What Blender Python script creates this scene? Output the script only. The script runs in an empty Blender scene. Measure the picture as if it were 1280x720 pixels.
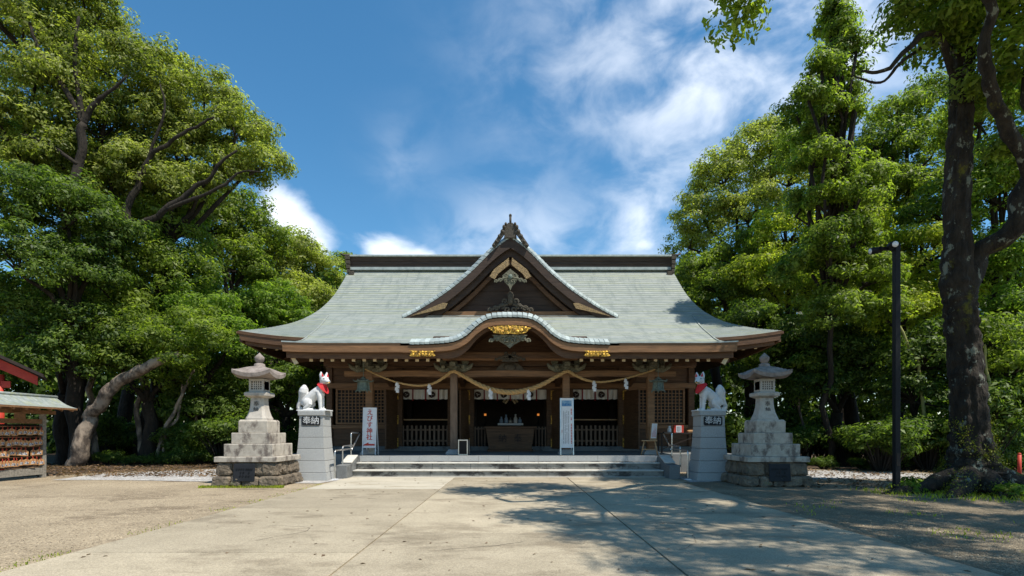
import bpy, bmesh, math, random
import numpy as np
from mathutils import Vector, Matrix, noise as mnoise
R = math.radians
random.seed(7); rng = np.random.default_rng(11)
scene = bpy.context.scene
COL = scene.collection

# ------------------------------------------------------------------ camera, sky, sun, exposure
F = 675.0; CH = 1.2; HY = 541.0
cam = bpy.data.cameras.new('camera'); cam_o = bpy.data.objects.new('camera', cam); COL.objects.link(cam_o)
cam_o.location = (0, 0, CH); cam_o.rotation_euler = (R(90), 0, 0)
cam.sensor_width = 36; cam.lens = 36*F/1280; cam.shift_y = (HY-360)/1280
cam.clip_start = .05; cam.clip_end = 3000
scene.camera = cam_o
SUN_EL = R(62); SUN_AZ = R(123)          # azimuth clockwise from +Y (the view direction)
SD = Vector((math.sin(SUN_AZ)*math.cos(SUN_EL), math.cos(SUN_AZ)*math.cos(SUN_EL), math.sin(SUN_EL)))
sl = bpy.data.lights.new('sun', 'SUN'); sl.energy = 5.0; sl.angle = R(.5); sl.color = (1, .95, .87)
so = bpy.data.objects.new('sun', sl); COL.objects.link(so)
so.rotation_euler = SD.to_track_quat('Z', 'Y').to_euler(); so.location = SD*60
scene.view_settings.view_transform = 'Standard'; scene.view_settings.look = 'None'
scene.view_settings.exposure = 0.42; scene.view_settings.gamma = 1.0; scene.view_settings.use_curve_mapping = False

def N(nt, t, **kw):
    n = nt.nodes.new(t)
    for k, v in kw.items(): setattr(n, k, v)
    return n
def math_n(nt, op, a, b=None, clamp=False):
    n = N(nt, 'ShaderNodeMath', operation=op, use_clamp=clamp)
    for i, v in enumerate((a, b)):
        if v is None: continue
        if isinstance(v, (int, float)): n.inputs[i].default_value = v
        else: nt.links.new(v, n.inputs[i])
    return n.outputs[0]

def at(px, py, Y):                        # a direction seen in the photo, at a real distance Y
    return Vector(((px-640)/F*Y, Y, CH+(HY-py)/F*Y))

world = bpy.data.worlds.new('World'); scene.world = world; world.use_nodes = True
nt = world.node_tree; nt.nodes.clear()
sky = N(nt, 'ShaderNodeTexSky', sky_type='NISHITA'); sky.sun_disc = False
sky.sun_elevation = SUN_EL; sky.sun_rotation = SUN_AZ; sky.air_density = 1.0; sky.dust_density = .15; sky.ozone_density = 3.2
tc = N(nt, 'ShaderNodeTexCoord'); dirv = tc.outputs['Generated']
mp = N(nt, 'ShaderNodeMapping'); mp.inputs['Scale'].default_value = (2.1, 2.1, 3.3); mp.inputs['Rotation'].default_value = (0, .35, 0)
nt.links.new(dirv, mp.inputs[0])
n1 = N(nt, 'ShaderNodeTexNoise'); n1.inputs['Scale'].default_value = 4.2; n1.inputs['Detail'].default_value = 9; n1.inputs['Roughness'].default_value = .54
n1.inputs['Distortion'].default_value = .35
nt.links.new(mp.outputs[0], n1.inputs['Vector'])
def blobs(lst):
    tot = None
    for px, py, pr, w in lst:
        d = Vector(((px-640)/F, 1, (HY-py)/F)); L = d.length; c = d.normalized()
        vd = N(nt, 'ShaderNodeVectorMath', operation='DISTANCE'); nt.links.new(dirv, vd.inputs[0]); vd.inputs[1].default_value = c
        e = math_n(nt, 'DIVIDE', vd.outputs['Value'], pr/F/L)
        e = math_n(nt, 'POWER', e, 2.0); e = math_n(nt, 'MULTIPLY', e, -1.0); e = math_n(nt, 'EXPONENT', e); e = math_n(nt, 'MULTIPLY', e, w)
        tot = e if tot is None else math_n(nt, 'ADD', tot, e)
    return tot
def sstep(v, a, b, top=1.0):
    m = N(nt, 'ShaderNodeMapRange', interpolation_type='SMOOTHSTEP'); nt.links.new(v, m.inputs['Value'])
    m.inputs['From Min'].default_value = a; m.inputs['From Max'].default_value = b; m.inputs['To Max'].default_value = top; return m.outputs[0]
puffs = blobs(((352,262,34,.95),(395,312,32,.75),(478,318,32,.95),(530,322,30,.62),(812,302,26,.62),(770,318,24,.5)))
cum = sstep(math_n(nt, 'ADD', math_n(nt, 'MULTIPLY', n1.outputs[0], 1.2), puffs), .95, 1.55, .9)
veil = blobs(((680,90,100,.22),(815,50,120,.30),(865,165,80,.32),(975,0,150,.60),(1090,40,100,.5),(500,195,40,.16),(630,290,55,.34),(700,310,50,.34),(800,285,52,.66),(560,312,40,.30)))
wisp = math_n(nt, 'MULTIPLY', veil, sstep(n1.outputs[0], .28, .70), clamp=True)
cl = N(nt, 'ShaderNodeMath', operation='MAXIMUM'); nt.links.new(cum, cl.inputs[0]); nt.links.new(wisp, cl.inputs[1])
mx = N(nt, 'ShaderNodeMix', data_type='RGBA'); nt.links.new(cl.outputs[0], mx.inputs[0])
hs = N(nt, 'ShaderNodeHueSaturation'); hs.inputs['Saturation'].default_value = 1.23; hs.inputs['Hue'].default_value = .489; nt.links.new(sky.outputs[0], hs.inputs['Color'])
nt.links.new(hs.outputs[0], mx.inputs[6]); mx.inputs[7].default_value = (7.6, 8.0, 8.6, 1)
bg = N(nt, 'ShaderNodeBackground'); bg.inputs[1].default_value = .128
nt.links.new(mx.outputs[2], bg.inputs[0]); wo = N(nt, 'ShaderNodeOutputWorld'); nt.links.new(bg.outputs[0], wo.inputs[0])

# ------------------------------------------------------------------ materials
M = {}
def mat(name, c, c2=None, rough=.75, scale=3, detail=6, stretch=(1,1,1), ramp=(.35,.65), bump=0, bscale=25, bdist=.02,
        metallic=0, spec=.3, rnd=0, speck=None, stain=None, stain2=None, coord='Object'):
    m = bpy.data.materials.new(name); m.use_nodes = True; nt = m.node_tree
    b = nt.nodes['Principled BSDF']; b.inputs['Roughness'].default_value = rough; b.inputs['Metallic'].default_value = metallic
    b.inputs['Specular IOR Level'].default_value = spec
    tc = N(nt, 'ShaderNodeTexCoord'); mp = N(nt, 'ShaderNodeMapping'); mp.inputs['Scale'].default_value = stretch
    nt.links.new(tc.outputs[coord], mp.inputs[0]); vec = mp.outputs[0]
    c2 = c2 or tuple(v*.75 for v in c)
    nz = N(nt, 'ShaderNodeTexNoise'); nz.inputs['Scale'].default_value = scale; nz.inputs['Detail'].default_value = detail; nz.inputs['Roughness'].default_value = .62
    nt.links.new(vec, nz.inputs['Vector'])
    cr = N(nt, 'ShaderNodeValToRGB'); cr.color_ramp.elements[0].position = ramp[0]; cr.color_ramp.elements[1].position = ramp[1]
    cr.color_ramp.elements[0].color = (*c, 1); cr.color_ramp.elements[1].color = (*c2, 1)
    nt.links.new(nz.outputs[0], cr.inputs[0]); out = cr.outputs[0]
    def over(out, fac, col):
        k = N(nt, 'ShaderNodeMix', data_type='RGBA'); nt.links.new(fac, k.inputs[0]); nt.links.new(out, k.inputs[6]); k.inputs[7].default_value = (*col, 1)
        return k.outputs[2]
    for sti, st_ in enumerate((stain, stain2)):  # (colour, scale, stretch, threshold, softness, amount)
        if not st_: continue
        sc, ss, sst, th, sf, am = st_
        m2 = N(nt, 'ShaderNodeMapping'); m2.inputs['Scale'].default_value = sst; m2.inputs['Location'].default_value = (3.1+sti*9, 7.7, 1.3); nt.links.new(tc.outputs[coord], m2.inputs[0])
        n2 = N(nt, 'ShaderNodeTexNoise'); n2.inputs['Scale'].default_value = ss; n2.inputs['Detail'].default_value = 9; n2.inputs['Roughness'].default_value = .7
        nt.links.new(m2.outputs[0], n2.inputs['Vector'])
        mr = N(nt, 'ShaderNodeMapRange', interpolation_type='SMOOTHSTEP'); nt.links.new(n2.outputs[0], mr.inputs['Value'])
        mr.inputs['From Min'].default_value = th; mr.inputs['From Max'].default_value = th+sf; mr.inputs['To Max'].default_value = am
        out = over(out, mr.outputs[0], sc)
    if speck:                                   # (scale, amount): pebbly light and dark cells
        vo = N(nt, 'ShaderNodeTexVoronoi'); vo.inputs['Scale'].default_value = speck[0]; nt.links.new(tc.outputs[coord], vo.inputs['Vector'])
        se = N(nt, 'ShaderNodeSeparateColor'); nt.links.new(vo.outputs['Color'], se.inputs[0])
        mr = N(nt, 'ShaderNodeMapRange'); nt.links.new(se.outputs[0], mr.inputs['Value']); mr.inputs['To Min'].default_value = 1-speck[1]; mr.inputs['To Max'].default_value = 1+speck[1]
        k = N(nt, 'ShaderNodeVectorMath', operation='SCALE'); nt.links.new(out, k.inputs[0]); nt.links.new(mr.outputs[0], k.inputs['Scale']); out = k.outputs[0]
    if rnd:
        g = N(nt, 'ShaderNodeNewGeometry'); mr = N(nt, 'ShaderNodeMapRange'); nt.links.new(g.outputs['Random Per Island'], mr.inputs['Value'])
        mr.inputs['To Min'].default_value = 1-rnd; mr.inputs['To Max'].default_value = 1+rnd
        k = N(nt, 'ShaderNodeVectorMath', operation='SCALE'); nt.links.new(out, k.inputs[0]); nt.links.new(mr.outputs[0], k.inputs['Scale']); out = k.outputs[0]
    nt.links.new(out, b.inputs['Base Color'])
    if bump:
        bz = N(nt, 'ShaderNodeTexNoise'); bz.inputs['Scale'].default_value = bscale; bz.inputs['Detail'].default_value = 5; nt.links.new(vec, bz.inputs['Vector'])
        bp = N(nt, 'ShaderNodeBump'); bp.inputs['Strength'].default_value = bump; bp.inputs['Distance'].default_value = bdist
        h = bz.outputs[0]
        if speck: h = math_n(nt, 'ADD', h, math_n(nt, 'MULTIPLY', vo.outputs['Distance'], -1.2))
        nt.links.new(h, bp.inputs['Height']); nt.links.new(bp.outputs[0], b.inputs['Normal'])
    M[name] = m; return m

mat('wood_dark', (.135,.070,.034), (.075,.039,.020), scale=4, stretch=(.6,1,5), bump=.3, bscale=14, rough=.65)
mat('wood_warm', (.26,.135,.060), (.15,.078,.036), scale=4, stretch=(.5,3,6), bump=.25, bscale=14, rough=.6)
mat('wood_ridge', (.085,.058,.042), (.05,.035,.026), scale=5, stretch=(.4,1,4), rough=.7)
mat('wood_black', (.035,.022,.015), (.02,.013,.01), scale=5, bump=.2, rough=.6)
mat('wood_grey', (.21,.14,.095), (.13,.088,.06), scale=6, stretch=(3,3,.6), bump=.2, rough=.8)
mat('wood_pale', (.48,.30,.15), (.34,.20,.10), scale=5, stretch=(1,1,4), rough=.6)
mat('board_grey', (.30,.27,.22), (.16,.14,.11), scale=5, stretch=(.7,4,4), rough=.85, bump=.2)
mat('copper', (.31,.325,.295), (.185,.21,.19), scale=2.2, stretch=(.9,6,6), detail=9, ramp=(.36,.64), rough=.6, bump=.15, bscale=14, spec=.3,
    stain=((.27,.285,.135), 1.2, (.10,6,6), .50, .12, .6), stain2=((.13,.155,.14), 1.5, (2.4,.5,.5), .47, .22, .6))
mat('copper_edge', (.19,.22,.20), rough=.7)  # shade line under each roof course, put into the colour as darker copper
mat('wood_deep', (.062,.038,.025), (.035,.022,.015), scale=4, stretch=(.6,1,5), bump=.25, bscale=14, rough=.65)
mat('copper_groove', (.07,.085,.08), rough=.8)
mat('copper_cap', (.40,.44,.41), (.26,.30,.28), scale=5, rough=.5, rnd=.18, spec=.45)
mat('bronze', (.17,.21,.17), (.08,.10,.08), scale=18, rough=.6, bump=.3, bscale=40)
mat('carving', (.20,.19,.13), (.09,.085,.055), scale=22, rough=.8, bump=.6, bscale=30)
mat('carving_dark', (.09,.075,.055), (.05,.042,.03), scale=20, rough=.8, bump=.6, bscale=30)
mat('gold', (.72,.42,.07), (.16,.085,.02), scale=20, ramp=(.46,.58), rough=.42, metallic=.55, bump=.8, bscale=32, bdist=.03)
mat('gold_old', (.34,.23,.10), (.16,.11,.06), scale=26, rough=.55, metallic=.3, bump=.8, bscale=34, bdist=.03)
mat('cap_cream', (.70,.56,.34), (.58,.45,.26), rough=.6, scale=9)
mat('stone_pale', (.46,.41,.335), (.34,.30,.245), scale=7, rough=.85, bump=.25, bscale=60, bdist=.008,
    stain=((.115,.09,.075), 2.6, (1.5,1.5,1.0), .47, .17, .9))
mat('stone_upper', (.46,.415,.35), (.37,.335,.285), scale=9, rough=.85, bump=.2, bscale=60, bdist=.006,
    stain=((.17,.145,.125), 4, (1,1,.8), .52, .2, .7))
mat('stone_roof', (.30,.25,.215), (.16,.13,.11), scale=7, rough=.9, bump=.35, bscale=40, bdist=.01)
mat('stone_rough', (.21,.165,.115), (.08,.065,.048), scale=4.5, rough=.95, bump=.9, bscale=16, bdist=.05,
    stain=((.10,.12,.03), 3, (1,1,1.2), .58, .12, .5))
mat('granite', (.40,.40,.38), (.30,.30,.285), scale=60, rough=.7, detail=3, stain=((.27,.28,.27), 3, (1,1,.5), .52, .25, .5))
mat('granite_dark', (.20,.205,.20), (.12,.125,.12), scale=40, rough=.75, bump=.1, stain=((.05,.045,.04), 2.2, (1,1,.8), .5, .2, .8))
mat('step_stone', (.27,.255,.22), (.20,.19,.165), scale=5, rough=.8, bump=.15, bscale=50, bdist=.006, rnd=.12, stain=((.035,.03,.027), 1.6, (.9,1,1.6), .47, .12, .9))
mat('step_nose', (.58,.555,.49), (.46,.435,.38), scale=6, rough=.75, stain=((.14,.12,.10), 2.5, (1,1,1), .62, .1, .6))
mat('floor_stone', (.22,.225,.215), (.16,.165,.16), scale=4, rough=.7, rnd=.1)
mat('plaque', (.022,.023,.026), (.015,.016,.018), rough=.6, scale=4, spec=.2)
mat('plaque_text', (.01,.01,.011), rough=.6)
mat('carve_white', (.66,.66,.64), rough=.8)
mat('carve_dark', (.10,.095,.085), rough=.9)
mat('fox_white', (.66,.65,.62), (.52,.51,.485), scale=7, rough=.65, bump=.2, bscale=50, bdist=.006, stain=((.25,.24,.22), 7, (1,1,.7), .53, .2, .65))
mat('red', (.52,.022,.025), (.42,.016,.02), rough=.7, scale=8)
mat('vermilion', (.55,.06,.03), (.42,.035,.02), rough=.55, scale=3)
mat('cord_red', (.42,.05,.025), rough=.7)
mat('white_paint', (.74,.74,.73), (.66,.66,.66), rough=.5, scale=5)
mat('sign_text_red', (.55,.05,.035), rough=.6)
mat('sign_text_dark', (.10,.09,.09), rough=.6)
mat('sign_picture', (.03,.15,.34), (.28,.43,.52), scale=7, ramp=(.4,.62), rough=.4)
mat('paper', (.74,.73,.72), rough=.9)
mat('cloth', (.80,.77,.72), (.70,.67,.62), scale=5, rough=.95)
mat('cloth_mark', (.07,.05,.045), rough=.95)
mat('cloth_red', (.25,.02,.025), rough=.9)
mat('straw', (.56,.36,.155), (.34,.205,.08), scale=40, stretch=(1,1,1), rough=.9, bump=.6, bscale=90, bdist=.01)
mat('steel', (.62,.60,.56), (.50,.48,.45), rough=.3, metallic=.9, scale=10)
mat('black_metal', (.012,.012,.013), (.008,.008,.009), rough=.6, scale=8, spec=.2)
mat('glass_dark', (.012,.011,.010), rough=.5, spec=.2)
mat('lens', (.75,.76,.76), rough=.2, spec=.6)
mat('blue_ware', (.16,.26,.40), (.4,.5,.6), rough=.3, scale=12)
mat('ema_wood', (.50,.27,.115), (.38,.20,.085), scale=5, stretch=(1,1,4), rough=.7, rnd=.2)
mat('ema_mark', (.55,.52,.48), (.07,.08,.12), scale=40, ramp=(.45,.55), rough=.8)
mat('moss', (.20,.21,.025), (.09,.11,.018), scale=14, rough=1, bump=.9, bscale=60)
mat('earth', (.10,.068,.042), (.05,.034,.022), scale=1.2, rough=1, speck=(26,.5), bump=.8, bscale=30, bdist=.04)
mat('ground', (.37,.295,.195), (.25,.195,.125), scale=.45, detail=9, rough=1, speck=(60,.32), bump=.5, bscale=45, bdist=.02,
    stain=((.155,.115,.072), .6, (1,1.6,1), .50, .16, .8))
mat('gravel_white', (.52,.49,.45), (.36,.34,.31), scale=2, rough=1, speck=(38,.4), bump=.8, bscale=40, bdist=.03)
mat('gravel_grey', (.285,.225,.145), (.19,.148,.094), scale=1.2, rough=1, speck=(70,.25), bump=.8, bscale=40, bdist=.03)
mat('concrete', (.385,.325,.228), (.30,.252,.174), scale=.8, detail=10, rough=.9, speck=(110,.24), bump=.35, bscale=80, bdist=.007, rnd=.11,
    stain=((.175,.14,.092), 1.1, (.8,1.4,1), .48, .2, .75))
mat('pebble', (.34,.275,.185), (.22,.175,.115), scale=2, rough=.95, rnd=.35)
mat('concrete_new', (.46,.41,.315), (.38,.34,.26), scale=1.2, detail=10, rough=.9, speck=(120,.1), bump=.15, bscale=80, bdist=.004,
    stain=((.27,.225,.15), 1.3, (.5,1.6,1), .52, .10, .7))
mat('bark', (.035,.027,.019), (.015,.012,.009), scale=6, stretch=(1,1,.35), rough=.95, bump=1, bscale=16, bdist=.05)
mat('bark_pale', (.30,.235,.175), (.085,.065,.05), scale=4, ramp=(.42,.58), stretch=(1,1,.5), rough=.9, bump=.8, bscale=12, bdist=.03)
mat('bark_mossy', (.040,.031,.021), (.014,.011,.008), scale=7, stretch=(1,1,.4), rough=.95, bump=1, bscale=18, bdist=.06,
    stain=((.20,.21,.16), 4.5, (1,1,.7), .57, .05, .8), stain2=((.105,.10,.012), 1.9, (1,1,.8), .59, .08, .85))
mat('bamboo', (.34,.30,.10), (.20,.22,.07), scale=4, stretch=(1,1,.4), rough=.5)

def leaf_mat(name, dark, light, trans=.35, tint=(.35,.45,.06)):
    m = bpy.data.materials.new(name); m.use_nodes = True; nt = m.node_tree
    b = nt.nodes['Principled BSDF']; b.inputs['Roughness'].default_value = .5; b.inputs['Specular IOR Level'].default_value = .22
    g = N(nt, 'ShaderNodeNewGeometry'); oi = N(nt, 'ShaderNodeObjectInfo')
    tc = N(nt, 'ShaderNodeTexCoord'); nz = N(nt, 'ShaderNodeTexNoise'); nz.inputs['Scale'].default_value = .55; nz.inputs['Detail'].default_value = 3
    nt.links.new(tc.outputs['Object'], nz.inputs['Vector'])
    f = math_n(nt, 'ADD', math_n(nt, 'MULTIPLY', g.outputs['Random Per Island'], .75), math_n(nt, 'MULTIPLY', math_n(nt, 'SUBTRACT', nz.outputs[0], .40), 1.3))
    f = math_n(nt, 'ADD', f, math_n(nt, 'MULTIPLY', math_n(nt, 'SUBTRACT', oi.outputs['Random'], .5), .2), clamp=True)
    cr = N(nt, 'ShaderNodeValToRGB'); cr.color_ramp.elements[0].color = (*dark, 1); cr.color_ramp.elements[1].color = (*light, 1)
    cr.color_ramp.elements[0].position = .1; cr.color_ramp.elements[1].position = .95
    nt.links.new(f, cr.inputs[0]); nt.links.new(cr.outputs[0], b.inputs['Base Color'])
    tr = N(nt, 'ShaderNodeBsdfTranslucent'); k = N(nt, 'ShaderNodeMix', data_type='RGBA', blend_type='MULTIPLY'); k.inputs[0].default_value = 1
    k2 = N(nt, 'ShaderNodeVectorMath', operation='SCALE'); k2.inputs['Scale'].default_value = 3.0; nt.links.new(cr.outputs[0], k2.inputs[0])
    nt.links.new(k2.outputs[0], k.inputs[6]); k.inputs[7].default_value = (.90, 1.0, .40, 1); nt.links.new(k.outputs[2], tr.inputs[0])
    ms = N(nt, 'ShaderNodeMixShader'); ms.inputs[0].default_value = trans
    nt.links.new(b.outputs[0], ms.inputs[1]); nt.links.new(tr.outputs[0], ms.inputs[2]); nt.links.new(ms.outputs[0], nt.nodes['Material Output'].inputs[0])
    M[name] = m
leaf_mat('leaf_mid', (.038,.066,.009), (.215,.265,.042), .46)
leaf_mat('leaf_olive', (.058,.078,.014), (.310,.330,.080), .44)
leaf_mat('leaf_bright', (.044,.086,.011), (.215,.290,.044), .48)
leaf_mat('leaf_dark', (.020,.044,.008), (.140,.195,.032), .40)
leaf_mat('leaf_yellow', (.085,.120,.012), (.330,.350,.046), .50)
leaf_mat('moss_tuft', (.06,.075,.008), (.24,.24,.02), .2)
leaf_mat('litter', (.07,.04,.022), (.22,.14,.08), .1)

# ------------------------------------------------------------------ helpers
WL = {}
def tag(o, label=None, cat=None, group=None, kind=None):
    if label: o['label'] = label
    if cat: o['category'] = cat
    if group: o['group'] = group
    if kind: o['kind'] = kind
    return o
def thing(name, label, cat, loc=(0,0,0), rz=0, group=None):
    o = bpy.data.objects.new(name, None); COL.objects.link(o); o.empty_display_size = .2
    o.location = loc; o.rotation_euler = (0, 0, rz); WL[o] = Vector(loc)
    return tag(o, label, cat, group)
def children(o): return [c for c in COL.objects if c.parent == o]
def copy_tree(o, parent=None):
    c = o.copy(); COL.objects.link(c)
    if parent: c.parent = parent
    for ch in KIDS.get(o, []): copy_tree(ch, c)
    return c
KIDS = {}

class MB:
    def __init__(s): s.v = []; s.f = []; s.m = []; s.sm = []
    def add(s, vs, fs, m=0, smooth=False):
        b = len(s.v); s.v += [tuple(v) for v in vs]; s.f += [tuple(i+b for i in f) for f in fs]
        s.m += [m]*len(fs); s.sm += [smooth]*len(fs); return s
    def box(s, x0, x1, y0, y1, z0, z1, m=0):
        return s.add([(x0,y0,z0),(x1,y0,z0),(x1,y1,z0),(x0,y1,z0),(x0,y0,z1),(x1,y0,z1),(x1,y1,z1),(x0,y1,z1)],
                     [(3,2,1,0),(4,5,6,7),(0,1,5,4),(1,2,6,5),(2,3,7,6),(3,0,4,7)], m)
    def bar(s, a, b, w, h, m=0, up=(0,0,1)):            # a square beam from a to b
        a = Vector(a); b = Vector(b); d = (b-a).normalized(); u = Vector(up)
        if abs(d.dot(u)) > .98: u = Vector((0,1,0))
        r = d.cross(u).normalized(); u = r.cross(d).normalized()
        vs = [p+r*(i*w/2)+u*(j*h/2) for p in (a, b) for i, j in ((-1,-1),(1,-1),(1,1),(-1,1))]
        return s.add(vs, [(0,1,2,3),(7,6,5,4),(0,4,5,1),(1,5,6,2),(2,6,7,3),(3,7,4,0)], m)
    def tube(s, pts, rad, n=8, m=0, cap=True, wob=0):
        pts = [Vector(p) for p in pts]; rad = rad if hasattr(rad, '__len__') else [rad]*len(pts)
        vs = []; ref = None
        for i, p in enumerate(pts):
            d = (pts[min(i+1, len(pts)-1)]-pts[max(i-1, 0)]).normalized()
            if ref is None: ref = Vector((1,0,0)) if abs(d.x) < .8 else Vector((0,1,0))
            a = (ref-d*ref.dot(d)).normalized(); ref = a; b = d.cross(a)
            for k in range(n):
                t = 2*math.pi*k/n; r = rad[i]
                if wob: r *= 1+wob*mnoise.noise(Vector((math.cos(t)*1.3, math.sin(t)*1.3, i*.35+p.z*.4)))
                vs.append(p+(a*math.cos(t)+b*math.sin(t))*r)
        fs = [(i*n+k, i*n+(k+1)%n, (i+1)*n+(k+1)%n, (i+1)*n+k) for i in range(len(pts)-1) for k in range(n)]
        if cap: fs += [tuple(range(n-1, -1, -1)), tuple(range((len(pts)-1)*n, len(pts)*n))]
        return s.add(vs, fs, m, n > 6)
    def lathe(s, prof, c=(0,0), n=24, m=0, smooth=True, rot=0):      # profile of (radius, z)
        vs = [(c[0]+r*math.cos(2*math.pi*k/n+rot), c[1]+r*math.sin(2*math.pi*k/n+rot), z) for r, z in prof for k in range(n)]
        fs = [(i*n+k, i*n+(k+1)%n, (i+1)*n+(k+1)%n, (i+1)*n+k) for i in range(len(prof)-1) for k in range(n)]
        fs += [tuple(range(n-1, -1, -1)), tuple(range((len(prof)-1)*n, len(prof)*n))]
        return s.add(vs, fs, m, smooth)
    def square(s, prof, c=(0,0), m=0, ch=0):                         # square section, profile of (half width, z)
        vs = []; n = 4 if not ch else 8
        for a, z in prof:
            k = ch*a
            pl = [(-a,-a),(a,-a),(a,a),(-a,a)] if not ch else [(-a+k,-a),(a-k,-a),(a,-a+k),(a,a-k),(a-k,a),(-a+k,a),(-a,a-k),(-a,-a+k)]
            vs += [(c[0]+x, c[1]+y, z) for x, y in pl]
        fs = [(i*n+k, i*n+(k+1)%n, (i+1)*n+(k+1)%n, (i+1)*n+k) for i in range(len(prof)-1) for k in range(n)]
        fs += [tuple(range(n-1, -1, -1)), tuple(range((len(prof)-1)*n, len(prof)*n))]
        return s.add(vs, fs, m)
    def prism(s, poly, y0, y1, m=0):                                 # polygon in (x,z), extruded along y
        n = len(poly); vs = [(x, y0, z) for x, z in poly]+[(x, y1, z) for x, z in poly]
        return s.add(vs, [tuple(range(n)), tuple(range(2*n-1, n-1, -1))]+[(i, i+n, (i+1)%n+n, (i+1)%n) for i in range(n)], m)
    def strip(s, top, bot, y0, y1, m=0):                             # board between two curves (x,z), extruded along y
        n = len(top)
        vs = [(x,y0,z) for x,z in top]+[(x,y0,z) for x,z in bot]+[(x,y1,z) for x,z in top]+[(x,y1,z) for x,z in bot]
        fs = []
        for i in range(n-1):
            fs += [(n+i, n+i+1, i+1, i), (2*n+i, 2*n+i+1, 3*n+i+1, 3*n+i), (i, i+1, 2*n+i+1, 2*n+i), (n+i+1, n+i, 3*n+i, 3*n+i+1)]
        fs += [(0, 2*n, 3*n, n), (n-1, 2*n-1, 4*n-1, 3*n-1)]
        return s.add(vs, fs, m)
    def sheet(s, P, thick, m=0, mb=1, edge=None):                               # P[row][col] points; solid of given thickness below
        nv = len(P); nu = len(P[0]); vs = [p for r in P for p in r]+[(p[0], p[1], p[2]-thick) for r in P for p in r]; o = nv*nu
        fs = [(j*nu+i, j*nu+i+1, (j+1)*nu+i+1, (j+1)*nu+i) for j in range(nv-1) for i in range(nu-1)]
        s.add(vs, fs, m); b = len(s.v)-len(vs)
        if edge is not None:
            for j in range(1, nv-1, 2):
                for i in range(nu-1): s.m[len(s.m)-len(fs)+j*(nu-1)+i] = edge
        fb = [(o+(j+1)*nu+i, o+(j+1)*nu+i+1, o+j*nu+i+1, o+j*nu+i) for j in range(nv-1) for i in range(nu-1)]
        for j in range(nv-1): fb += [(j*nu, (j+1)*nu, o+(j+1)*nu, o+j*nu), ((j+1)*nu-1, o+(j+1)*nu-1, o+(j+2)*nu-1, (j+2)*nu-1)]
        for i in range(nu-1): fb += [(i, o+i, o+i+1, i+1), ((nv-1)*nu+i, (nv-1)*nu+i+1, o+(nv-1)*nu+i+1, o+(nv-1)*nu+i)]
        s.f += [tuple(k+b for k in f) for f in fb]; s.m += [mb]*len(fb); s.sm += [False]*len(fb); return s
    def ball(s, c, r, m=0, n=12, sc=(1,1,1)):
        prof = [(math.sin(math.pi*i/n), -math.cos(math.pi*i/n)) for i in range(1, n)]
        k = n+2; vs = [(c[0]+r*sc[0]*p*math.cos(2*math.pi*j/k), c[1]+r*sc[1]*p*math.sin(2*math.pi*j/k), c[2]+r*sc[2]*z) for p, z in prof for j in range(k)]
        fs = [(i*k+j, i*k+(j+1)%k, (i+1)*k+(j+1)%k, (i+1)*k+j) for i in range(len(prof)-1) for j in range(k)]
        fs += [tuple(range(k-1, -1, -1)), tuple(range((len(prof)-1)*k, len(prof)*k))]
        return s.add(vs, fs, m, True)
    def rough(s, x0, x1, y0, y1, z0, z1, amp=.03, n=5, m=0, seed=0):  # a weathered block of stone
        bm = bmesh.new(); bmesh.ops.create_cube(bm, size=1); bmesh.ops.subdivide_edges(bm, edges=bm.edges[:], cuts=n, use_grid_fill=True)
        vs = []
        for v in bm.verts:
            p = v.co.copy()
            q = Vector([c*(1-.10*(sum(abs(k) > .42 for k in v.co)-1)*(abs(c) > .42)) for c in p])
            w = Vector(((x0+x1)/2+q.x*(x1-x0), (y0+y1)/2+q.y*(y1-y0), (z0+z1)/2+q.z*(z1-z0)))
            d = mnoise.noise_vector(w*5+Vector((seed, 0, 0)))*amp + mnoise.noise_vector(w*13)*amp*.5
            vs.append(w+d)
        bm.verts.index_update(); fs = [tuple(v.index for v in f.verts) for f in bm.faces]; bm.free()
        return s.add(vs, fs, m)
    def xform(s, mtx): s.v = [tuple(mtx @ Vector(v)) for v in s.v]; return s
    def build(s, name, mats, parent=None, local=False, bevel=0):
        me = bpy.data.meshes.new(name); off = Vector((0,0,0)) if (local or parent is None) else WL[parent]
        me.from_pydata([Vector(v)-off for v in s.v], [], s.f)
        for mm in (mats if isinstance(mats, (list, tuple)) else [mats]): me.materials.append(M[mm])
        me.polygons.foreach_set('material_index', s.m); me.polygons.foreach_set('use_smooth', s.sm); me.update()
        o = bpy.data.objects.new(name, me); COL.objects.link(o)
        if parent: o.parent = parent; KIDS.setdefault(parent, []).append(o)
        WL[o] = off.copy()
        if bevel:
            b = o.modifiers.new('bevel', 'BEVEL'); b.width = bevel; b.segments = 1; b.limit_method = 'ANGLE'; b.angle_limit = R(40)
        return o
def link_mesh(name, me, parent=None, loc=(0,0,0)):
    o = bpy.data.objects.new(name, me); COL.objects.link(o); o.location = loc
    if parent: o.parent = parent; KIDS.setdefault(parent, []).append(o)
    WL[o] = WL[parent].copy() if parent else Vector(loc)
    return o
def interp(pts, x):
    xs, ys = zip(*pts); return float(np.interp(x, xs, ys))
def smooth_curve(pts, n=8):                 # Catmull-Rom through 2-D or 3-D points
    P = [Vector(p) if len(p) == 3 else Vector((p[0], p[1], 0)) for p in pts]; out = []
    for i in range(len(P)-1):
        a, b, c, d = P[max(i-1,0)], P[i], P[i+1], P[min(i+2, len(P)-1)]
        for k in range(n):
            t = k/n; out.append(.5*((2*b)+(c-a)*t+(2*a-5*b+4*c-d)*t*t+(3*b-a-3*c+d)*t**3))
    out.append(P[-1])
    return [tuple(p) if len(pts[0]) == 3 else (p.x, p.y) for p in out]
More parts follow.
